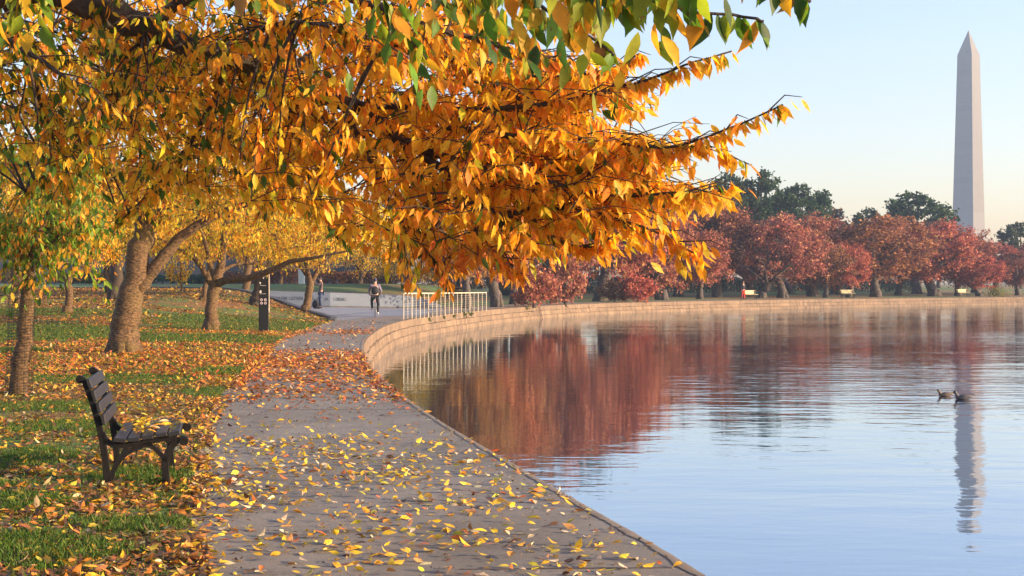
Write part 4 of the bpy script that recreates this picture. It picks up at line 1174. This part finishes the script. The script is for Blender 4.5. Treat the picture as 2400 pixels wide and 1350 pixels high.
# ------------------------------------------------------------ wayfinding sign
d = 41.3; x = (618-1200)*d/F; z = gz(x, d)
sg = thing('wayfinding_sign', 'tall narrow black pylon sign with white arrow, pictograms and round icons', 'sign', (x, d, z), .04)
Hs = 1.84
b = MB(); b.box((0, 0, Hs/2-.03), (.3, .09, Hs+.06)); b.build('panel', M['black'], sg, False, .006)
b = MB(); b.box((.165, .0, (Hs+.6)/2+.02), (.024, .11, Hs-.56)); b.build('edge_strip', M['steel'], sg)
b = MB(); y = -.052
def quad(b, pts):
    n = len(b.v); b.v += [Vector((a, y, c)) for a, c in pts]; b.f.append(tuple(range(n, n+len(pts))))
quad(b, [(-.012, 1.65), (.012, 1.65), (.012, 1.77), (-.012, 1.77)])
quad(b, [(0, 1.80), (-.07, 1.73), (-.05, 1.715), (0, 1.765), (.05, 1.715), (.07, 1.73)])
b.build('arrow', M['white'], sg)
for zc in (1.5, 1.24):
    b = MB(); quad(b, [(-.11, zc-.06), (.08, zc-.06), (.08, zc-.052), (-.11, zc-.052)])
    if zc > 1.4:
        quad(b, [(-.1+.025*math.cos(t), zc+.025+.025*math.sin(t)) for t in np.linspace(0, 2*PI, 10)[:-1]]); quad(b, [(-.107, zc-.03), (-.093, zc-.03), (-.093, zc+.0), (-.107, zc+.0)])
    else:
        quad(b, [(-.12, zc-.03), (-.06, zc-.03), (-.06, zc+.03), (-.08, zc+.06), (-.1, zc+.05), (-.12, zc+.02)])
    b.build('pictogram', M['white'], sg)
for cx in (-.06, .06):
    for cz in (1.0, .895):
        b = MB()
        n = len(b.v); seg = 14
        for r in (.042, .026):
            for k in range(seg): b.v.append(Vector((cx+r*math.cos(2*PI*k/seg), y, cz+r*math.sin(2*PI*k/seg))))
        for k in range(seg): b.f.append((n+k, n+(k+1) % seg, n+seg+(k+1) % seg, n+seg+k))
        quad(b, [(cx-.014, cz-.006), (cx+.014, cz-.006), (cx+.014, cz+.006), (cx-.014, cz+.006)])
        b.build('round_icon', M['pinkish'], sg)

# ------------------------------------------------------------ railing
rl = thing('railing', 'pale metal railing with upright posts on the edge of the sea wall', 'railing', (0, 0, 0))
rp = []
for k in range(21):
    px_ = 946+k*9.7; dd = 57.8+(k/20)**1.25*20; rp.append(Vector(((px_-1200)*dd/F, dd, 0)))
RH = [1.12-.1*k/20 for k in range(21)]
for k in range(21):
    b = MB(); r_ = .021 if k % 2 == 0 else .014
    b.tube([rp[k]+Vector((0, 0, -.05)), rp[k]+Vector((0, 0, RH[k]))], r_, 8); b.build('post', M['rail'], rl)
b = MB(); b.tube([p+Vector((0, 0, h+.01)) for p, h in zip(rp, RH)], .032, 8); b.build('top_rail', M['rail'], rl)
for q in range(7):
    b = MB(); b.tube([p+Vector((0, 0, .22+.115*q)) for p in rp], .0045, 5); b.build('cross_rail', M['steel'], rl)
b = MB()
dl = 93; x = (1259-1200)*dl/F
lad = thing('iron_ladder', 'thin rusty ladder hanging down the sea wall', 'ladder', (0, 0, 0))
# nearest shore point to that direction
best = min(range(len(shore)), key=lambda i: abs(1200+shore[i][0]/shore[i][1]*F-1256)+(0 if shore[i][1] > 80 else 9999))
s = Vector((*shore[best], 0)); nn = Vector((*SN[best], 0)); tt = Vector((-nn.y, nn.x, 0))
for q in (-1, 1):
    b = MB(); b.tube([s+tt*.16*q-nn*.0+Vector((0, 0, .12)), s-nn*.12+tt*.16*q+Vector((0, 0, .1)), s-nn*.42+tt*.16*q+Vector((0, 0, -1.1))], .022, 6); b.build('side_rail', M['rust'], lad)
for k in range(4):
    b = MB(); z_ = -.05-.22*k; o_ = .16+.26*(.1-z_)/1.2; b.tube([s-nn*o_+tt*.16+Vector((0, 0, z_)), s-nn*o_-tt*.16+Vector((0, 0, z_))], .014, 6); b.build('rung', M['rust'], lad)
# weeds growing on the wall
rs = np.random.RandomState(8)
wl = ['leftmost small weed tuft on the wall below the railing', 'second small weed tuft from the left on the wall below the railing', 'middle weed tuft on the wall below the railing', 'largest green weed on the wall below the railing', 'rightmost weed tuft on the wall below the railing', 'sprawling dry weed on the wall between the red bush and the ladder']
for i, (px_, dd_, sz) in enumerate(((1005, 62.5, .16), (1033, 66, .16), (1056, 69, .2), (1080, 71, .3), (1099, 73, .24), (1235, 88.5, .4))):
    ii = min(range(len(shore)), key=lambda k: abs(1200+shore[k][0]/shore[k][1]*F-px_)+(0 if shore[k][1] > 55 else 9999))
    p0 = np.array((*shore[ii], -.08)); p0[:2] -= SN[ii]*.04
    n_ = 60; ax = rs.normal(size=(n_, 3)); ax[:, 2] = abs(ax[:, 2])*.5+.1; ax[:, :2] -= SN[ii]*.8; 
    pos = rs.normal(size=(n_, 3))*sz*.35; pos[:, 2] -= .08
    o = leaves('wall_weed', pos, ax, rs.normal(size=(n_, 3)), rs.uniform(.5, 1, n_)*sz*.7, rs.uniform(.03, .06, n_)*1.3, pick([((.06, .11, .02), 3), ((.12, .14, .04), 2)], n_, rs), M['grass'], None, 'lo')
    o.location = p0; tag(o, wl[i], 'plant', 'weeds on the sea wall')
# yellow-green bush and driftwood
d = shore_depth(2338)+2.2; x = (2338-1200)*d/F
o = thing('wall_shrub', 'small yellow-green bush on the wall top at the right', 'shrub', (x, d, .02))
n_ = 500; pos = rs.normal(size=(n_, 3))*np.array((.75, .4, .4))+np.array((0, 0, .55)); pos[:, 2] = abs(pos[:, 2])
leaves('foliage', pos, rs.normal(size=(n_, 3)), rs.normal(size=(n_, 3)), rs.uniform(.12, .25, n_), rs.uniform(.08, .12, n_), pick([((.3, .28, .06), 3), ((.14, .18, .04), 2)], n_, rs), M['leaf_far'], o, 'lo')
b = MB()
for k in range(7): b.tube([(0, 0, -.05), (rs.normal()*.2, rs.normal()*.1, .4), (rs.normal()*.5, rs.normal()*.2, .8)], [.02, .015, .006], 4)
b.build('stems', M['bark_far'], o)
dw = F*2.45/(722-HY); x = (1870-1200)*dw/F
b = MB(); b.tube([(-.7, 0, .02), (-.3, .05, .12), (.3, 0, .1), (.9, .1, .0)], [.05, .11, .1, .03], 7); b.tube([(-.2, 0, .1), (-.3, 0, .45), (-.45, 0, .5)], [.06, .04, .02], 6); b.tube([(.2, 0, .1), (.3, 0, .35)], [.06, .02], 6)
o = b.build('driftwood', M['bark_dark'], None, True); o.location = (x, dw, -.93); tag(o, 'dark snag of driftwood poking out of the water by the far wall', 'driftwood')
# cabinet
d = 104; x = (707-1200)*d/F; z = gz(x, d); cb = thing('utility_cabinet', 'pale green-white cabinet with a domed lid behind the forked tree', 'cabinet', (x, d, z))
b = MB(); b.box((0, 0, .5), (.46, .46, 1.06)); b.build('body', M['cabinet'], cb, False, .03)
b = MB(); b.ball((0, 0, 1.04), (.3, .3, .12), 14, 6); b.build('lid', M['white'], cb, True)

# ------------------------------------------------------------ people
def skin_mesh(name, verts, edges, radii, m, parent, sub=2):
    me = bpy.data.meshes.new(name); me.from_pydata(verts, edges, []); me.materials.append(m)
    o = bpy.data.objects.new(name, me); C.objects.link(o); o.parent = parent
    sk = o.modifiers.new('skin', 'SKIN'); sk.use_smooth_shade = True
    if not me.skin_vertices: 
        me.attributes.new('x', 'FLOAT', 'POINT')
    lay = me.skin_vertices[0].data
    for i, r in enumerate(radii):
        lay[i].radius = r if isinstance(r, tuple) else (r, r); lay[i].use_root = (i == 0)
    ss = o.modifiers.new('sub', 'SUBSURF'); ss.levels = sub; ss.render_levels = sub
    bpy.context.view_layer.update()
    me2 = bpy.data.meshes.new_from_object(o.evaluated_get(bpy.context.evaluated_depsgraph_get()))
    o.modifiers.clear(); old = o.data; o.data = me2; me2.name = name; bpy.data.meshes.remove(old)
    me2.polygons.foreach_set('use_smooth', [True]*len(me2.polygons))
    if not me2.materials: me2.materials.append(m)
    return o
def person(label, loc, rz, J, top_m, leg_m, shoe_m, hair_m, group=None, hood=False):
    """J: joints dict; facing -Y locally"""
    r = thing('person', label, 'person', loc, rz, group)
    names = ['pel', 'spine', 'chest', 'neck', 'head', 'hl', 'kl', 'al', 'tl', 'hr', 'kr', 'ar', 'tr', 'sl', 'el', 'wl', 'sr', 'er', 'wr']
    E = [('pel', 'spine'), ('spine', 'chest'), ('chest', 'neck'), ('neck', 'head'), ('pel', 'hl'), ('hl', 'kl'), ('kl', 'al'), ('al', 'tl'),
         ('pel', 'hr'), ('hr', 'kr'), ('kr', 'ar'), ('ar', 'tr'), ('chest', 'sl'), ('sl', 'el'), ('el', 'wl'), ('chest', 'sr'), ('sr', 'er'), ('er', 'wr')]
    R = dict(pel=(.15, .11), spine=(.13, .095), chest=(.16, .11), neck=.055, head=.09, hl=.09, kl=.058, al=.04, tl=.035, hr=.09, kr=.058, ar=.04, tr=.035,
             sl=.06, el=.042, wl=.03, sr=.06, er=.042, wr=.03)
    vs = [J[n] for n in names]; es = [(names.index(a), names.index(b_)) for a, b_ in E]; rr = [R[n] for n in names]
    # fingers: a palm and five short chains at each wrist
    for w_, e_ in (('wl', 'el'), ('wr', 'er')):
        wv = Vector(J[w_]); dv = (wv-Vector(J[e_])).normalized(); sd = dv.cross(Vector((0, 1, 0)));
        sd = sd.normalized() if sd.length > .1 else dv.cross(Vector((0, 0, 1))).normalized()
        pm = len(vs); vs.append(tuple(wv+dv*.06)); rr.append((.036, .018)); es.append((names.index(w_), pm))
        for k, fl_ in enumerate((.05, .06, .065, .055, .04)):
            q = len(vs); o_ = sd*(k-2)*.019
            if k == 0: vs.append(tuple(wv+dv*.05+sd*-.055))
            else: vs.append(tuple(wv+dv*(.06+fl_*.6)+o_))
            rr.append(.009); es.append((pm, q))
            vs.append(tuple(Vector(vs[q])+dv*fl_*.6)); rr.append(.008); es.append((q, q+1))
    skin_mesh('body', vs, es, rr, M['skin'], r)
    b = MB(); hd = Vector(J['head']); fw = Vector(J.get('look', (0, -1, 0))).normalized()
    b.ball(hd+Vector((0, 0, .01)), (.082, .098, .118), 12, 9); b.ball(hd+fw*.1+Vector((0, 0, -.01)), (.014, .02, .02), 6, 5)
    up_ = fw.cross(Vector((0, 0, 1)))
    for s in (-1, 1):
        b.ball(hd+up_*s*.082, (.012, .02, .03), 6, 5); b.ball(hd+fw*.088+up_*s*.03+Vector((0, 0, .02)), (.012, .008, .008), 6, 4)
    b.ball(hd+fw*.092+Vector((0, 0, -.05)), (.028, .01, .008), 6, 4)
    b.build('head', M['skin'], r, True)
    tp = ['spine', 'chest', 'neck2', 'pel2', 'sl', 'el', 'wl', 'sr', 'er', 'wr']
    JJ = dict(J); JJ['neck2'] = tuple(Vector(J['chest']).lerp(Vector(J['neck']), .6)); JJ['pel2'] = tuple(Vector(J['spine']).lerp(Vector(J['pel']), .75))
    te = [('chest', 'spine'), ('spine', 'pel2'), ('chest', 'neck2'), ('chest', 'sl'), ('sl', 'el'), ('el', 'wl'), ('chest', 'sr'), ('sr', 'er'), ('er', 'wr')]
    tR = dict(spine=(.155, .12), chest=(.185, .135), neck2=(.09, .085), pel2=(.17, .13), sl=.078, el=.058, wl=.046, sr=.078, er=.058, wr=.046)
    skin_mesh('jacket', [JJ[n] for n in tp], [(tp.index(a), tp.index(b_)) for a, b_ in te], [tR[n] for n in tp], top_m, r)
    lp = ['pel', 'hl', 'kl', 'al', 'hr', 'kr', 'ar']; le = [('pel', 'hl'), ('hl', 'kl'), ('kl', 'al'), ('pel', 'hr'), ('hr', 'kr'), ('kr', 'ar')]
    lR = dict(pel=(.165, .125), hl=.105, kl=.074, al=.056, hr=.105, kr=.074, ar=.056)
    skin_mesh('trousers', [J[n] for n in lp], [(lp.index(a), lp.index(b_)) for a, b_ in le], [lR[n] for n in lp], leg_m, r)
    for a, t in (('al', 'tl'), ('ar', 'tr')):
        av, tv = Vector(J[a]), Vector(J[t]); b = MB(); dv = (tv-av).normalized()
        b.tube([av-dv*.06+Vector((0, 0, -.04)), av+Vector((0, 0, -.03)), tv+Vector((0, 0, -.01)), tv+dv*.05+Vector((0, 0, -.015))], [.035, .05, .045, .025], 8); b.build('shoe', shoe_m, r, True)
    b = MB(); b.ball(hd+Vector((0, 0, .035))-fw*.02, (.094, .106, .1), 12, 8)
    b.build('hair' if not hood else 'cap', hair_m, r, True)
    return r
# photographer facing left, arms raised
J = dict(pel=(0, 0, .93), spine=(0, .02, 1.12), chest=(0, .03, 1.33), neck=(0, .0, 1.5), head=(0, -.04, 1.64), look=(0, -1, .05),
         hl=(.09, 0, .86), kl=(.11, -.03, .48), al=(.12, .02, .09), tl=(.13, -.12, .03), hr=(-.09, 0, .86), kr=(-.11, -.06, .48), ar=(-.12, -.04, .09), tr=(-.13, -.18, .03),
         sl=(.18, .02, 1.42), el=(.2, -.2, 1.3), wl=(.08, -.36, 1.52), sr=(-.18, .02, 1.42), er=(-.2, -.2, 1.32), wr=(-.07, -.36, 1.54))
d = 74.5; x = (752-1200)*d/F
ph = person('person in a brown jacket and jeans holding up a camera by the inscribed wall', (x, d, .165), math.radians(-80), J, M['jacket_brown'], M['jeans'], M['darkcloth'], M['hair'])
cm = thing('camera', 'dark camera held up by the person in the brown jacket', 'camera', (x, d, .165), math.radians(-80))
b = MB(); b.box((0, -.43, 1.6), (.15, .07, .1)); b.build('camera_body', M['black'], cm, False, .01)
b = MB(); b.tube([(0, -.46, 1.6), (0, -.58, 1.6)], [.035, .04], 10); b.build('lens', M['black'], cm)
bg = thing('rucksack', 'black bag on the paving behind the photographer\'s feet', 'bag', (x-.32, d+.1, .165))
b = MB(); b.ball((0, 0, .22), (.2, .16, .25), 12, 8); b.build('bag_body', M['darkcloth'], bg, True)
b = MB(); b.tube([(-.06, 0, .44), (-.04, 0, .52), (.04, 0, .52), (.06, 0, .44)], .014, 6); b.build('strap', M['darkcloth'], bg)
tp_ = thing('tripod', 'black camera tripod standing left of the photographer', 'tripod', (x-.75, d-.2, .165))
for k in range(3):
    a = 2*PI*k/3+.4; b = MB(); b.tube([(0, 0, .62), (math.cos(a)*.28, math.sin(a)*.28, 0)], [.02, .012], 6); b.build('leg', M['black'], tp_)
b = MB(); b.box((0, 0, .72), (.1, .08, .18)); b.build('head', M['black'], tp_, False, .01)
# cyclist riding away
J = dict(pel=(0, 0, 1.0), spine=(0, .08, 1.17), chest=(0, .17, 1.37), neck=(0, .2, 1.53), head=(0, .22, 1.67), look=(0, 1, -.1),
         hl=(.09, 0, .93), kl=(.15, .18, .56), al=(.13, .0, .19), tl=(.13, .16, .13), hr=(-.1, .02, .93), kr=(-.15, .34, .72), ar=(-.13, .2, .36), tr=(-.13, .36, .31),
         sl=(.19, .16, 1.44), el=(.27, .3, 1.2), wl=(.24, .5, 1.06), sr=(-.19, .16, 1.44), er=(-.27, .3, 1.2), wr=(-.24, .5, 1.06))
d = 61.5; x = (879-1200)*d/F
cy = person('person in a mauve hooded top and black leggings cycling away', (x, d, .02), math.radians(6), J, M['hoodie'], M['darkcloth'], M['shoe'], M['bluecloth'], None, True)
b = MB(); b.ball((0, -.02, 1.22), (.17, .1, .2), 12, 8); bp_ = b.build('waist_bag', M['darkcloth'], None, True)
bp_.location = (x, d, .02); bp_.rotation_euler = (0, 0, math.radians(6)); tag(bp_, 'black bag slung low on the cyclist\'s back', 'bag')
bk = thing('bicycle', 'silver bicycle ridden by the person in the mauve top', 'bicycle', (x, d, .02), math.radians(6))
for yy in (-.48, .55):
    b = MB(); b.tube([(0, yy+.33*math.cos(a), .345+.33*math.sin(a)) for a in np.linspace(0, 2*PI, 25)], .018, 6, False)
    wv = b.build('wheel', M['tyre'], bk, True)
    b = MB(); b.tube([(0, yy+.305*math.cos(a), .345+.305*math.sin(a)) for a in np.linspace(0, 2*PI, 25)], .01, 5, False)
    for k in range(12):
        a = 2*PI*k/12; b.tube([(0, yy, .345), (0, yy+.3*math.cos(a), .345+.3*math.sin(a))], .003, 3, False)
    b.build('rim', M['steel'], wv)
b = MB()
for p_, q_ in (((0, -.48, .345), (0, -.02, .3)), ((0, -.02, .3), (0, -.17, .86)), ((0, -.13, .76), (0, .4, .82)), ((0, -.02, .3), (0, .42, .72)), ((0, .38, .95), (0, .55, .345)), ((0, -.48, .345), (0, -.14, .78))):
    b.tube([p_, q_], .018, 8)
b.build('bike_frame', M['bikeframe'], bk)
b = MB(); b.tube([(-.28, .42, 1.0), (-.1, .38, 1.02), (.1, .38, 1.02), (.28, .42, 1.0)], .014, 8); b.build('handlebar', M['black'], bk)
b = MB(); b.ball((0, -.2, .89), (.075, .14, .035), 10, 6); b.build('saddle', M['black'], bk, True)
b = MB(); b.tube([(.04, -.02, .3), (.11, -.02, .13), (.2, -.02, .13)], .012, 6); b.tube([(-.04, -.02, .3), (-.11, .1, .38), (-.2, .1, .32)], .012, 6); b.build('crank', M['steel'], bk)
b = MB(); b.box((0, -.56, .72), (.05, .03, .05)); b.build('rear_reflector', M['redcloth'], bk)
# far walker
J = dict(pel=(0, 0, .93), spine=(0, .0, 1.12), chest=(0, .0, 1.33), neck=(0, 0, 1.5), head=(0, 0, 1.64), look=(0, -1, 0),
         hl=(.09, 0, .86), kl=(.1, -.08, .48), al=(.1, -.02, .09), tl=(.1, -.16, .03), hr=(-.09, 0, .86), kr=(-.1, .0, .48), ar=(-.1, .14, .1), tr=(-.1, .0, .03),
         sl=(.18, 0, 1.42), el=(.24, .0, 1.15), wl=(.22, -.12, .92), sr=(-.18, 0, 1.42), er=(-.24, .03, 1.15), wr=(-.24, -.05, .9))
d = shore_depth(1742)+4.2; x = (1742-1200)*d/F
person('distant person in bright red trousers and dark top on the far shore', (x, d, gz(x, d)), .5, J, M['darkcloth'], M['redcloth'], M['darkcloth'], M['hair'])

# ------------------------------------------------------------ ducks
def duck(label, px_, py_, s, mb_, mh):
    dd = F*(CZ+.9)/(py_-HY); x = (px_-1200)*dd/F
    r = thing('duck', label, 'duck', (x, dd, -.9), math.radians(4), 'ducks swimming left on the water')
    # local: swims to -X
    b = MB(); rings = [(-.2, .015, .05), (-.17, .055, .05), (-.1, .085, .045), (0, .1, .04), (.1, .085, .05), (.17, .05, .075), (.23, .018, .1), (.26, .006, .11)]
    n0 = 0
    for xx, rr_, zz in rings:
        for k in range(12):
            a = 2*PI*k/12; b.v.append(Vector((xx*s, rr_*math.cos(a)*s, (zz+rr_*.72*math.sin(a))*s)))
    for i in range(len(rings)-1):
        for k in range(12): b.f.append((i*12+k, i*12+(k+1) % 12, i*12+12+(k+1) % 12, i*12+12+k))
    b.f += [tuple(range(12)), tuple(reversed(range(84, 96)))]
    q = len(b.v)
    b.tube([Vector((-.13, 0, .06))*s, Vector((-.175, 0, .13))*s, Vector((-.185, 0, .145))*s, Vector((-.2, 0, .17))*s, Vector((-.235, 0, .17))*s], [.05*s, .033*s, .028*s, .038*s, .022*s], 10)
    b.build('body', mb_, r, True)
    b = MB(); b.ball(Vector((-.205, 0, .17))*s, Vector((.045, .034, .037))*s, 12, 8); b.build('head_plumage', mh, r, True)
    b = MB(); b.tube([Vector((-.24, 0, .167))*s, Vector((-.275, 0, .158))*s, Vector((-.3, 0, .154))*s], [.014*s, .012*s, .008*s], 8); b.build('bill', M['bill'], r, True)
    for q in (-1, 1):
        b = MB(); b.ball(Vector((.04, q*.078, .075))*s, Vector((.14, .022, .045))*s, 12, 6); b.build('wing', mb_, r, True)
    return r
duck('smaller brown duck swimming in front at left', 2216, 929, .78, M['duck_brown'], M['duck_brown'])
duck('larger dark-headed duck with pale flank swimming behind', 2258, 936, .9, M['duck'], M['duckhead'])

# ------------------------------------------------------------ leaf litter and grass
rs = np.random.RandomState(21)
def litter(name, label, pts, zf, size, pal, kind, cat='leaves', curl=.35, seed=0):
    rs = np.random.RandomState(seed+500); n = len(pts)
    z = np.array([zf(p[0], p[1]) for p in pts])+rs.uniform(.004, .022, n)
    pos = np.stack([pts[:, 0], pts[:, 1], z], 1)
    ax = rs.normal(size=(n, 3)); ax[:, 2] = rs.normal(size=n)*.18
    nm = rs.normal(size=(n, 3))*.38; nm[:, 2] += 1; nm *= np.where(rs.uniform(size=(n, 1)) < .6, 1, -1)*1.0
    ln = size*rs.uniform(.55, 1.2, n)
    return tag(leaves(name, pos, ax, nm, ln, ln*rs.uniform(.36, .55, n), pick(pal, n, rs), M['litter'], None, kind, curl), label, cat, None, 'stuff')
PATHPAL = [((.8, .5, .03), 5), ((.72, .36, .03), 3), ((.6, .5, .05), 2), ((.7, .55, .33), 2.2), ((.45, .22, .08), 1.2), ((.62, .16, .03), .8), ((.16, .08, .04), 1)]
REDPAL = [((.62, .2, .03), 4), ((.68, .3, .04), 3), ((.45, .1, .03), 4), ((.65, .42, .2), 1.2), ((.2, .08, .03), 5), ((.72, .42, .04), 1.5)]
LAWNPAL = [((.72, .42, .03), 3.4), ((.55, .2, .03), 5), ((.3, .12, .04), 4.5), ((.62, .48, .25), 1), ((.1, .05, .025), 6), ((.45, .36, .04), 2)]
def nz(x, y, s, k): return noise.noise(Vector((x*s, y*s, k)))
def scatter(n, y0, y1, xl, xr, dens, seed):
    r = np.random.RandomState(seed); out = []
    ys = r.uniform(y0, y1, n); us = r.uniform(0, 1, n); kk = r.uniform(0, 1, n)
    for y, u, k in zip(ys, us, kk):
        a, b_ = xl(y), xr(y); x = a+(b_-a)*u
        if k < dens(x, y, u): out.append((x, y))
    return np.array(out)
shx_at = lambda y: float(np.interp(y, shy[:90], shx[:90]))
def pd(x, y, u):
    if y < 13.8: f = interp(y, [5, 9, 11.5, 13, 13.8], [.16, .34, .36, .2, .06])*(1.25-.75*u)
    elif y < 16.2: f = .03+.3*max(0, .2-u)
    elif y < 27: f = interp(y, [16.2, 17.5, 19, 22, 26, 27], [.03, .14, .3, .42, .6, .55])+.5*max(0, u-.85)*4
    elif y < 32: f = interp(y, [27, 32], [.55, .08])
    elif y < 40: f = .05
    else: f = interp(y, [40, 41, 43, 45, 48, 56], [.1, .5, .5, .1, .05, .03])
    f *= .35+1.6*max(0, .5+nz(x, y, 1.1, 3))
    f += max(0, .1-u)*6*.3
    return f
pts = scatter(9500, 5.5, 15, path_left, lambda y: shx_at(y)-.02, pd, 1)
litter('fallen_leaves', 'yellow leaves strewn over the near footpath', pts, lambda x, y: .006, .08, PATHPAL, 'hi', seed=1)
pts = scatter(16000, 15, 31, path_left, lambda y: shx_at(y)-.02, pd, 2)
litter('fallen_leaves', 'orange and red leaves in a band across the middle of the footpath', pts, lambda x, y: .006, .09, REDPAL, 'mid', seed=2)
pts = scatter(9000, 31, 56, path_left, lambda y: shx_at(y)-.02, pd, 3)
litter('fallen_leaves', 'thin far band of orange leaves across the footpath beyond the sign', pts, lambda x, y: .006, .1, REDPAL, 'lo', seed=3)
DEB = [((.12, .065, .03), 5), ((.3, .17, .08), 3), ((.45, .33, .18), 1.5), ((.06, .035, .02), 3)]
pts = scatter(11000, 5.5, 20, path_left, lambda y: shx_at(y)-.02, lambda x, y, u: min(1, (.12+.9*max(0, .35-u)+.8*max(0, u-.93)*6)*(.3+1.7*max(0, .5+nz(x, y, 1.7, 31)))), 9)
litter('leaf_debris', 'small brown crumbs of crushed leaves on the near footpath', pts, lambda x, y: .004, .032, DEB, 'lo', 'debris', seed=9)
green_patch = [(-4.7, 13.8, .7, .8), (-6.2, 20.5, 1.6, 1.2), (-4.9, 23, .8, 1.2), (-12.5, 29, 3, 2), (-18, 47, 5, 3), (-12, 55, 4, 4), (-3.5, 9.0, .5, .5), (-4.0, 9.7, .5, .35), (-4.15, 18.6, .75, 1.0), (-5.8, 16, 1.3, .8), (-4.4, 11.2, .8, 1.0), (-3.0, 7.4, 1.0, .7), (-2.4, 8.4, .5, .35), (-4.6, 8.2, .6, .5), (-2.9, 10.5, .5, .6), (-8.5, 36, 3.2, 3.2), (-14, 37, 5, 5), (-9.5, 47, 3.5, 7), (-3.9, 13.3, .5, .6)]
def gp(x, y):
    g = .3*nz(x, y, .5, 7)+.22*nz(x, y*.5, 2.2, 9)+.1*nz(x, y, 6, 4)
    for a, b_, rx, ry in green_patch:
        g = max(g, 1.0-((x-a)/rx)**2-((y-b_)/ry)**2+.5*nz(x, y, 3, 2))
    return g
def ld(x, y, u):
    g = gp(x, y)
    return (.13 if g > .42 else .3 if g > .25 else .85)*(.3+.7*sm((nz(x, y, .7, 21)+.45)/.5))*(.6+.8*max(0, .5+nz(x, y, 1.3, 11)))
pts = scatter(30000, 5.5, 20, lambda y: -y*.40-.5, lambda y: path_left(y)+.15, ld, 4)
litter('fallen_leaves', 'yellow and brown leaves in the grass around the bench', pts, lambda x, y: max(.01, z_left(x, y)), .076, LAWNPAL, 'mid', seed=4)
pts = scatter(75000, 20, 45, lambda y: -y*.40-.5, lambda y: path_left(y)+.2, ld, 5)
litter('fallen_leaves', 'orange leaf carpet around the foot of the big leaning cherry', pts, lambda x, y: max(.01, z_left(x, y)), .1, REDPAL+LAWNPAL[:2], 'lo', seed=5)
pts = scatter(60000, 45, 76, lambda y: -y*.40-1, lambda y: lawn_right(y), lambda x, y, u: ld(x, y, u)*.8, 6)
litter('fallen_leaves', 'scattered orange leaves on the upper part of the bank', pts, lambda x, y: max(.01, z_left(x, y)), .14, LAWNPAL, 'lo', seed=6)
# grass blades
def blades(name, label, n, y0, y1, xl, xr, hgt, wid, thr, seed):
    p = scatter(n, y0, y1, xl, xr, lambda x, y, u: 1.0 if gp(x, y) > thr else .12, seed)
    rs = np.random.RandomState(seed); n = len(p)
    z = np.array([z_left(a, b_) for a, b_ in p])-.005
    pos = np.stack([p[:, 0], p[:, 1], z], 1); ax = rs.normal(size=(n, 3))*.5; ax[:, 2] = 1
    nm = rs.normal(size=(n, 3)); nm[:, 2] *= .2
    ln = hgt*rs.uniform(.5, 1.3, n)
    GC = [((.055, .125, .01), 4), ((.11, .19, .014), 3), ((.03, .075, .008), 3), ((.2, .19, .035), 1.4)]
    tag(leaves(name, pos, ax, nm, ln, np.full(n, wid), pick(GC, n, rs), M['grass'], None, 'lo', .5), label, 'grass', None, 'stuff')
blades('grass', 'short green grass tufts among the leaves near the bench', 110000, 5.5, 21, lambda y: -y*.40-.4, lambda y: path_left(y)+.03, .05, .007, .3, 7)
blades('grass', 'green grass on the lawn under the yellow trees', 90000, 21, 52, lambda y: -y*.40-.5, lambda y: path_left(y), .075, .02, .3, 8)

# ------------------------------------------------------------ light, sky, haze, camera
SE, SAZ = math.radians(13), math.radians(12)   # elevation; degrees behind the +X axis
sd = Vector((math.cos(SE)*math.cos(-SAZ), math.cos(SE)*math.sin(-SAZ), math.sin(SE)))
W_ = bpy.data.worlds.new('World'); bpy.context.scene.world = W_; W_.use_nodes = True
N, L = W_.node_tree.nodes, W_.node_tree.links
sky = N.new('ShaderNodeTexSky'); sky.sky_type = 'NISHITA'; sky.sun_disc = False
sky.sun_elevation = SE; sky.sun_rotation = math.atan2(sd.x, sd.y)
sky.air_density = 1.0; sky.dust_density = 1.6; sky.ozone_density = 1.5
bgn = N['Background']; bgn.inputs['Strength'].default_value = .13
tc = N.new('ShaderNodeTexCoord'); sx = N.new('ShaderNodeSeparateXYZ'); L.new(tc.outputs['Generated'], sx.inputs[0])
rp_ = ramp2(N, L, sx.outputs['Z'], [(0, (1.28, .99, .84)), (.08, (1.18, 1.0, .95)), (.2, (1.1, 1.03, 1.13)), (.6, (1.04, 1.02, 1.15))])
L.new(mixc(N, L, 1.0, sky.outputs[0], rp_.outputs['Color'], 'MULTIPLY'), bgn.inputs['Color'])
sl = bpy.data.lights.new('sun', 'SUN'); sl.energy = 5.0; sl.angle = math.radians(.5); sl.color = (1, .74, .45)
so = bpy.data.objects.new('sun', sl); C.objects.link(so); so.rotation_euler = (-sd).to_track_quat('-Z', 'Y').to_euler()
hz = MB(); hz.box((150, 470, 85), (1900, 1140, 178))
m = bpy.data.materials.new('haze'); m.use_nodes = True
for n_ in list(m.node_tree.nodes):
    if n_.type == 'BSDF_PRINCIPLED': m.node_tree.nodes.remove(n_)
pv = m.node_tree.nodes.new('ShaderNodeVolumePrincipled'); pv.inputs['Density'].default_value = .00042
pv.inputs['Color'].default_value = (.5, .68, 1, 1); pv.inputs['Anisotropy'].default_value = .1
m.node_tree.links.new(pv.outputs[0], m.node_tree.nodes['Material Output'].inputs['Volume'])
ho = hz.build('haze', m); ho['kind'] = 'stuff'; ho['label'] = 'thin morning haze over the water and far trees'
cam = bpy.data.cameras.new('camera'); cam.sensor_width = 36; cam.lens = F/2400*36; cam.clip_end = 5000; cam.shift_y = -10/2400
co = bpy.data.objects.new('camera', cam); C.objects.link(co); co.location = (0, 0, CZ); co.rotation_euler = (PI/2, 0, 0)
sc = bpy.context.scene; sc.camera = co
sc.view_settings.view_transform = 'Standard'; sc.view_settings.look = 'None'; sc.view_settings.exposure = 1.42; sc.view_settings.gamma = 1
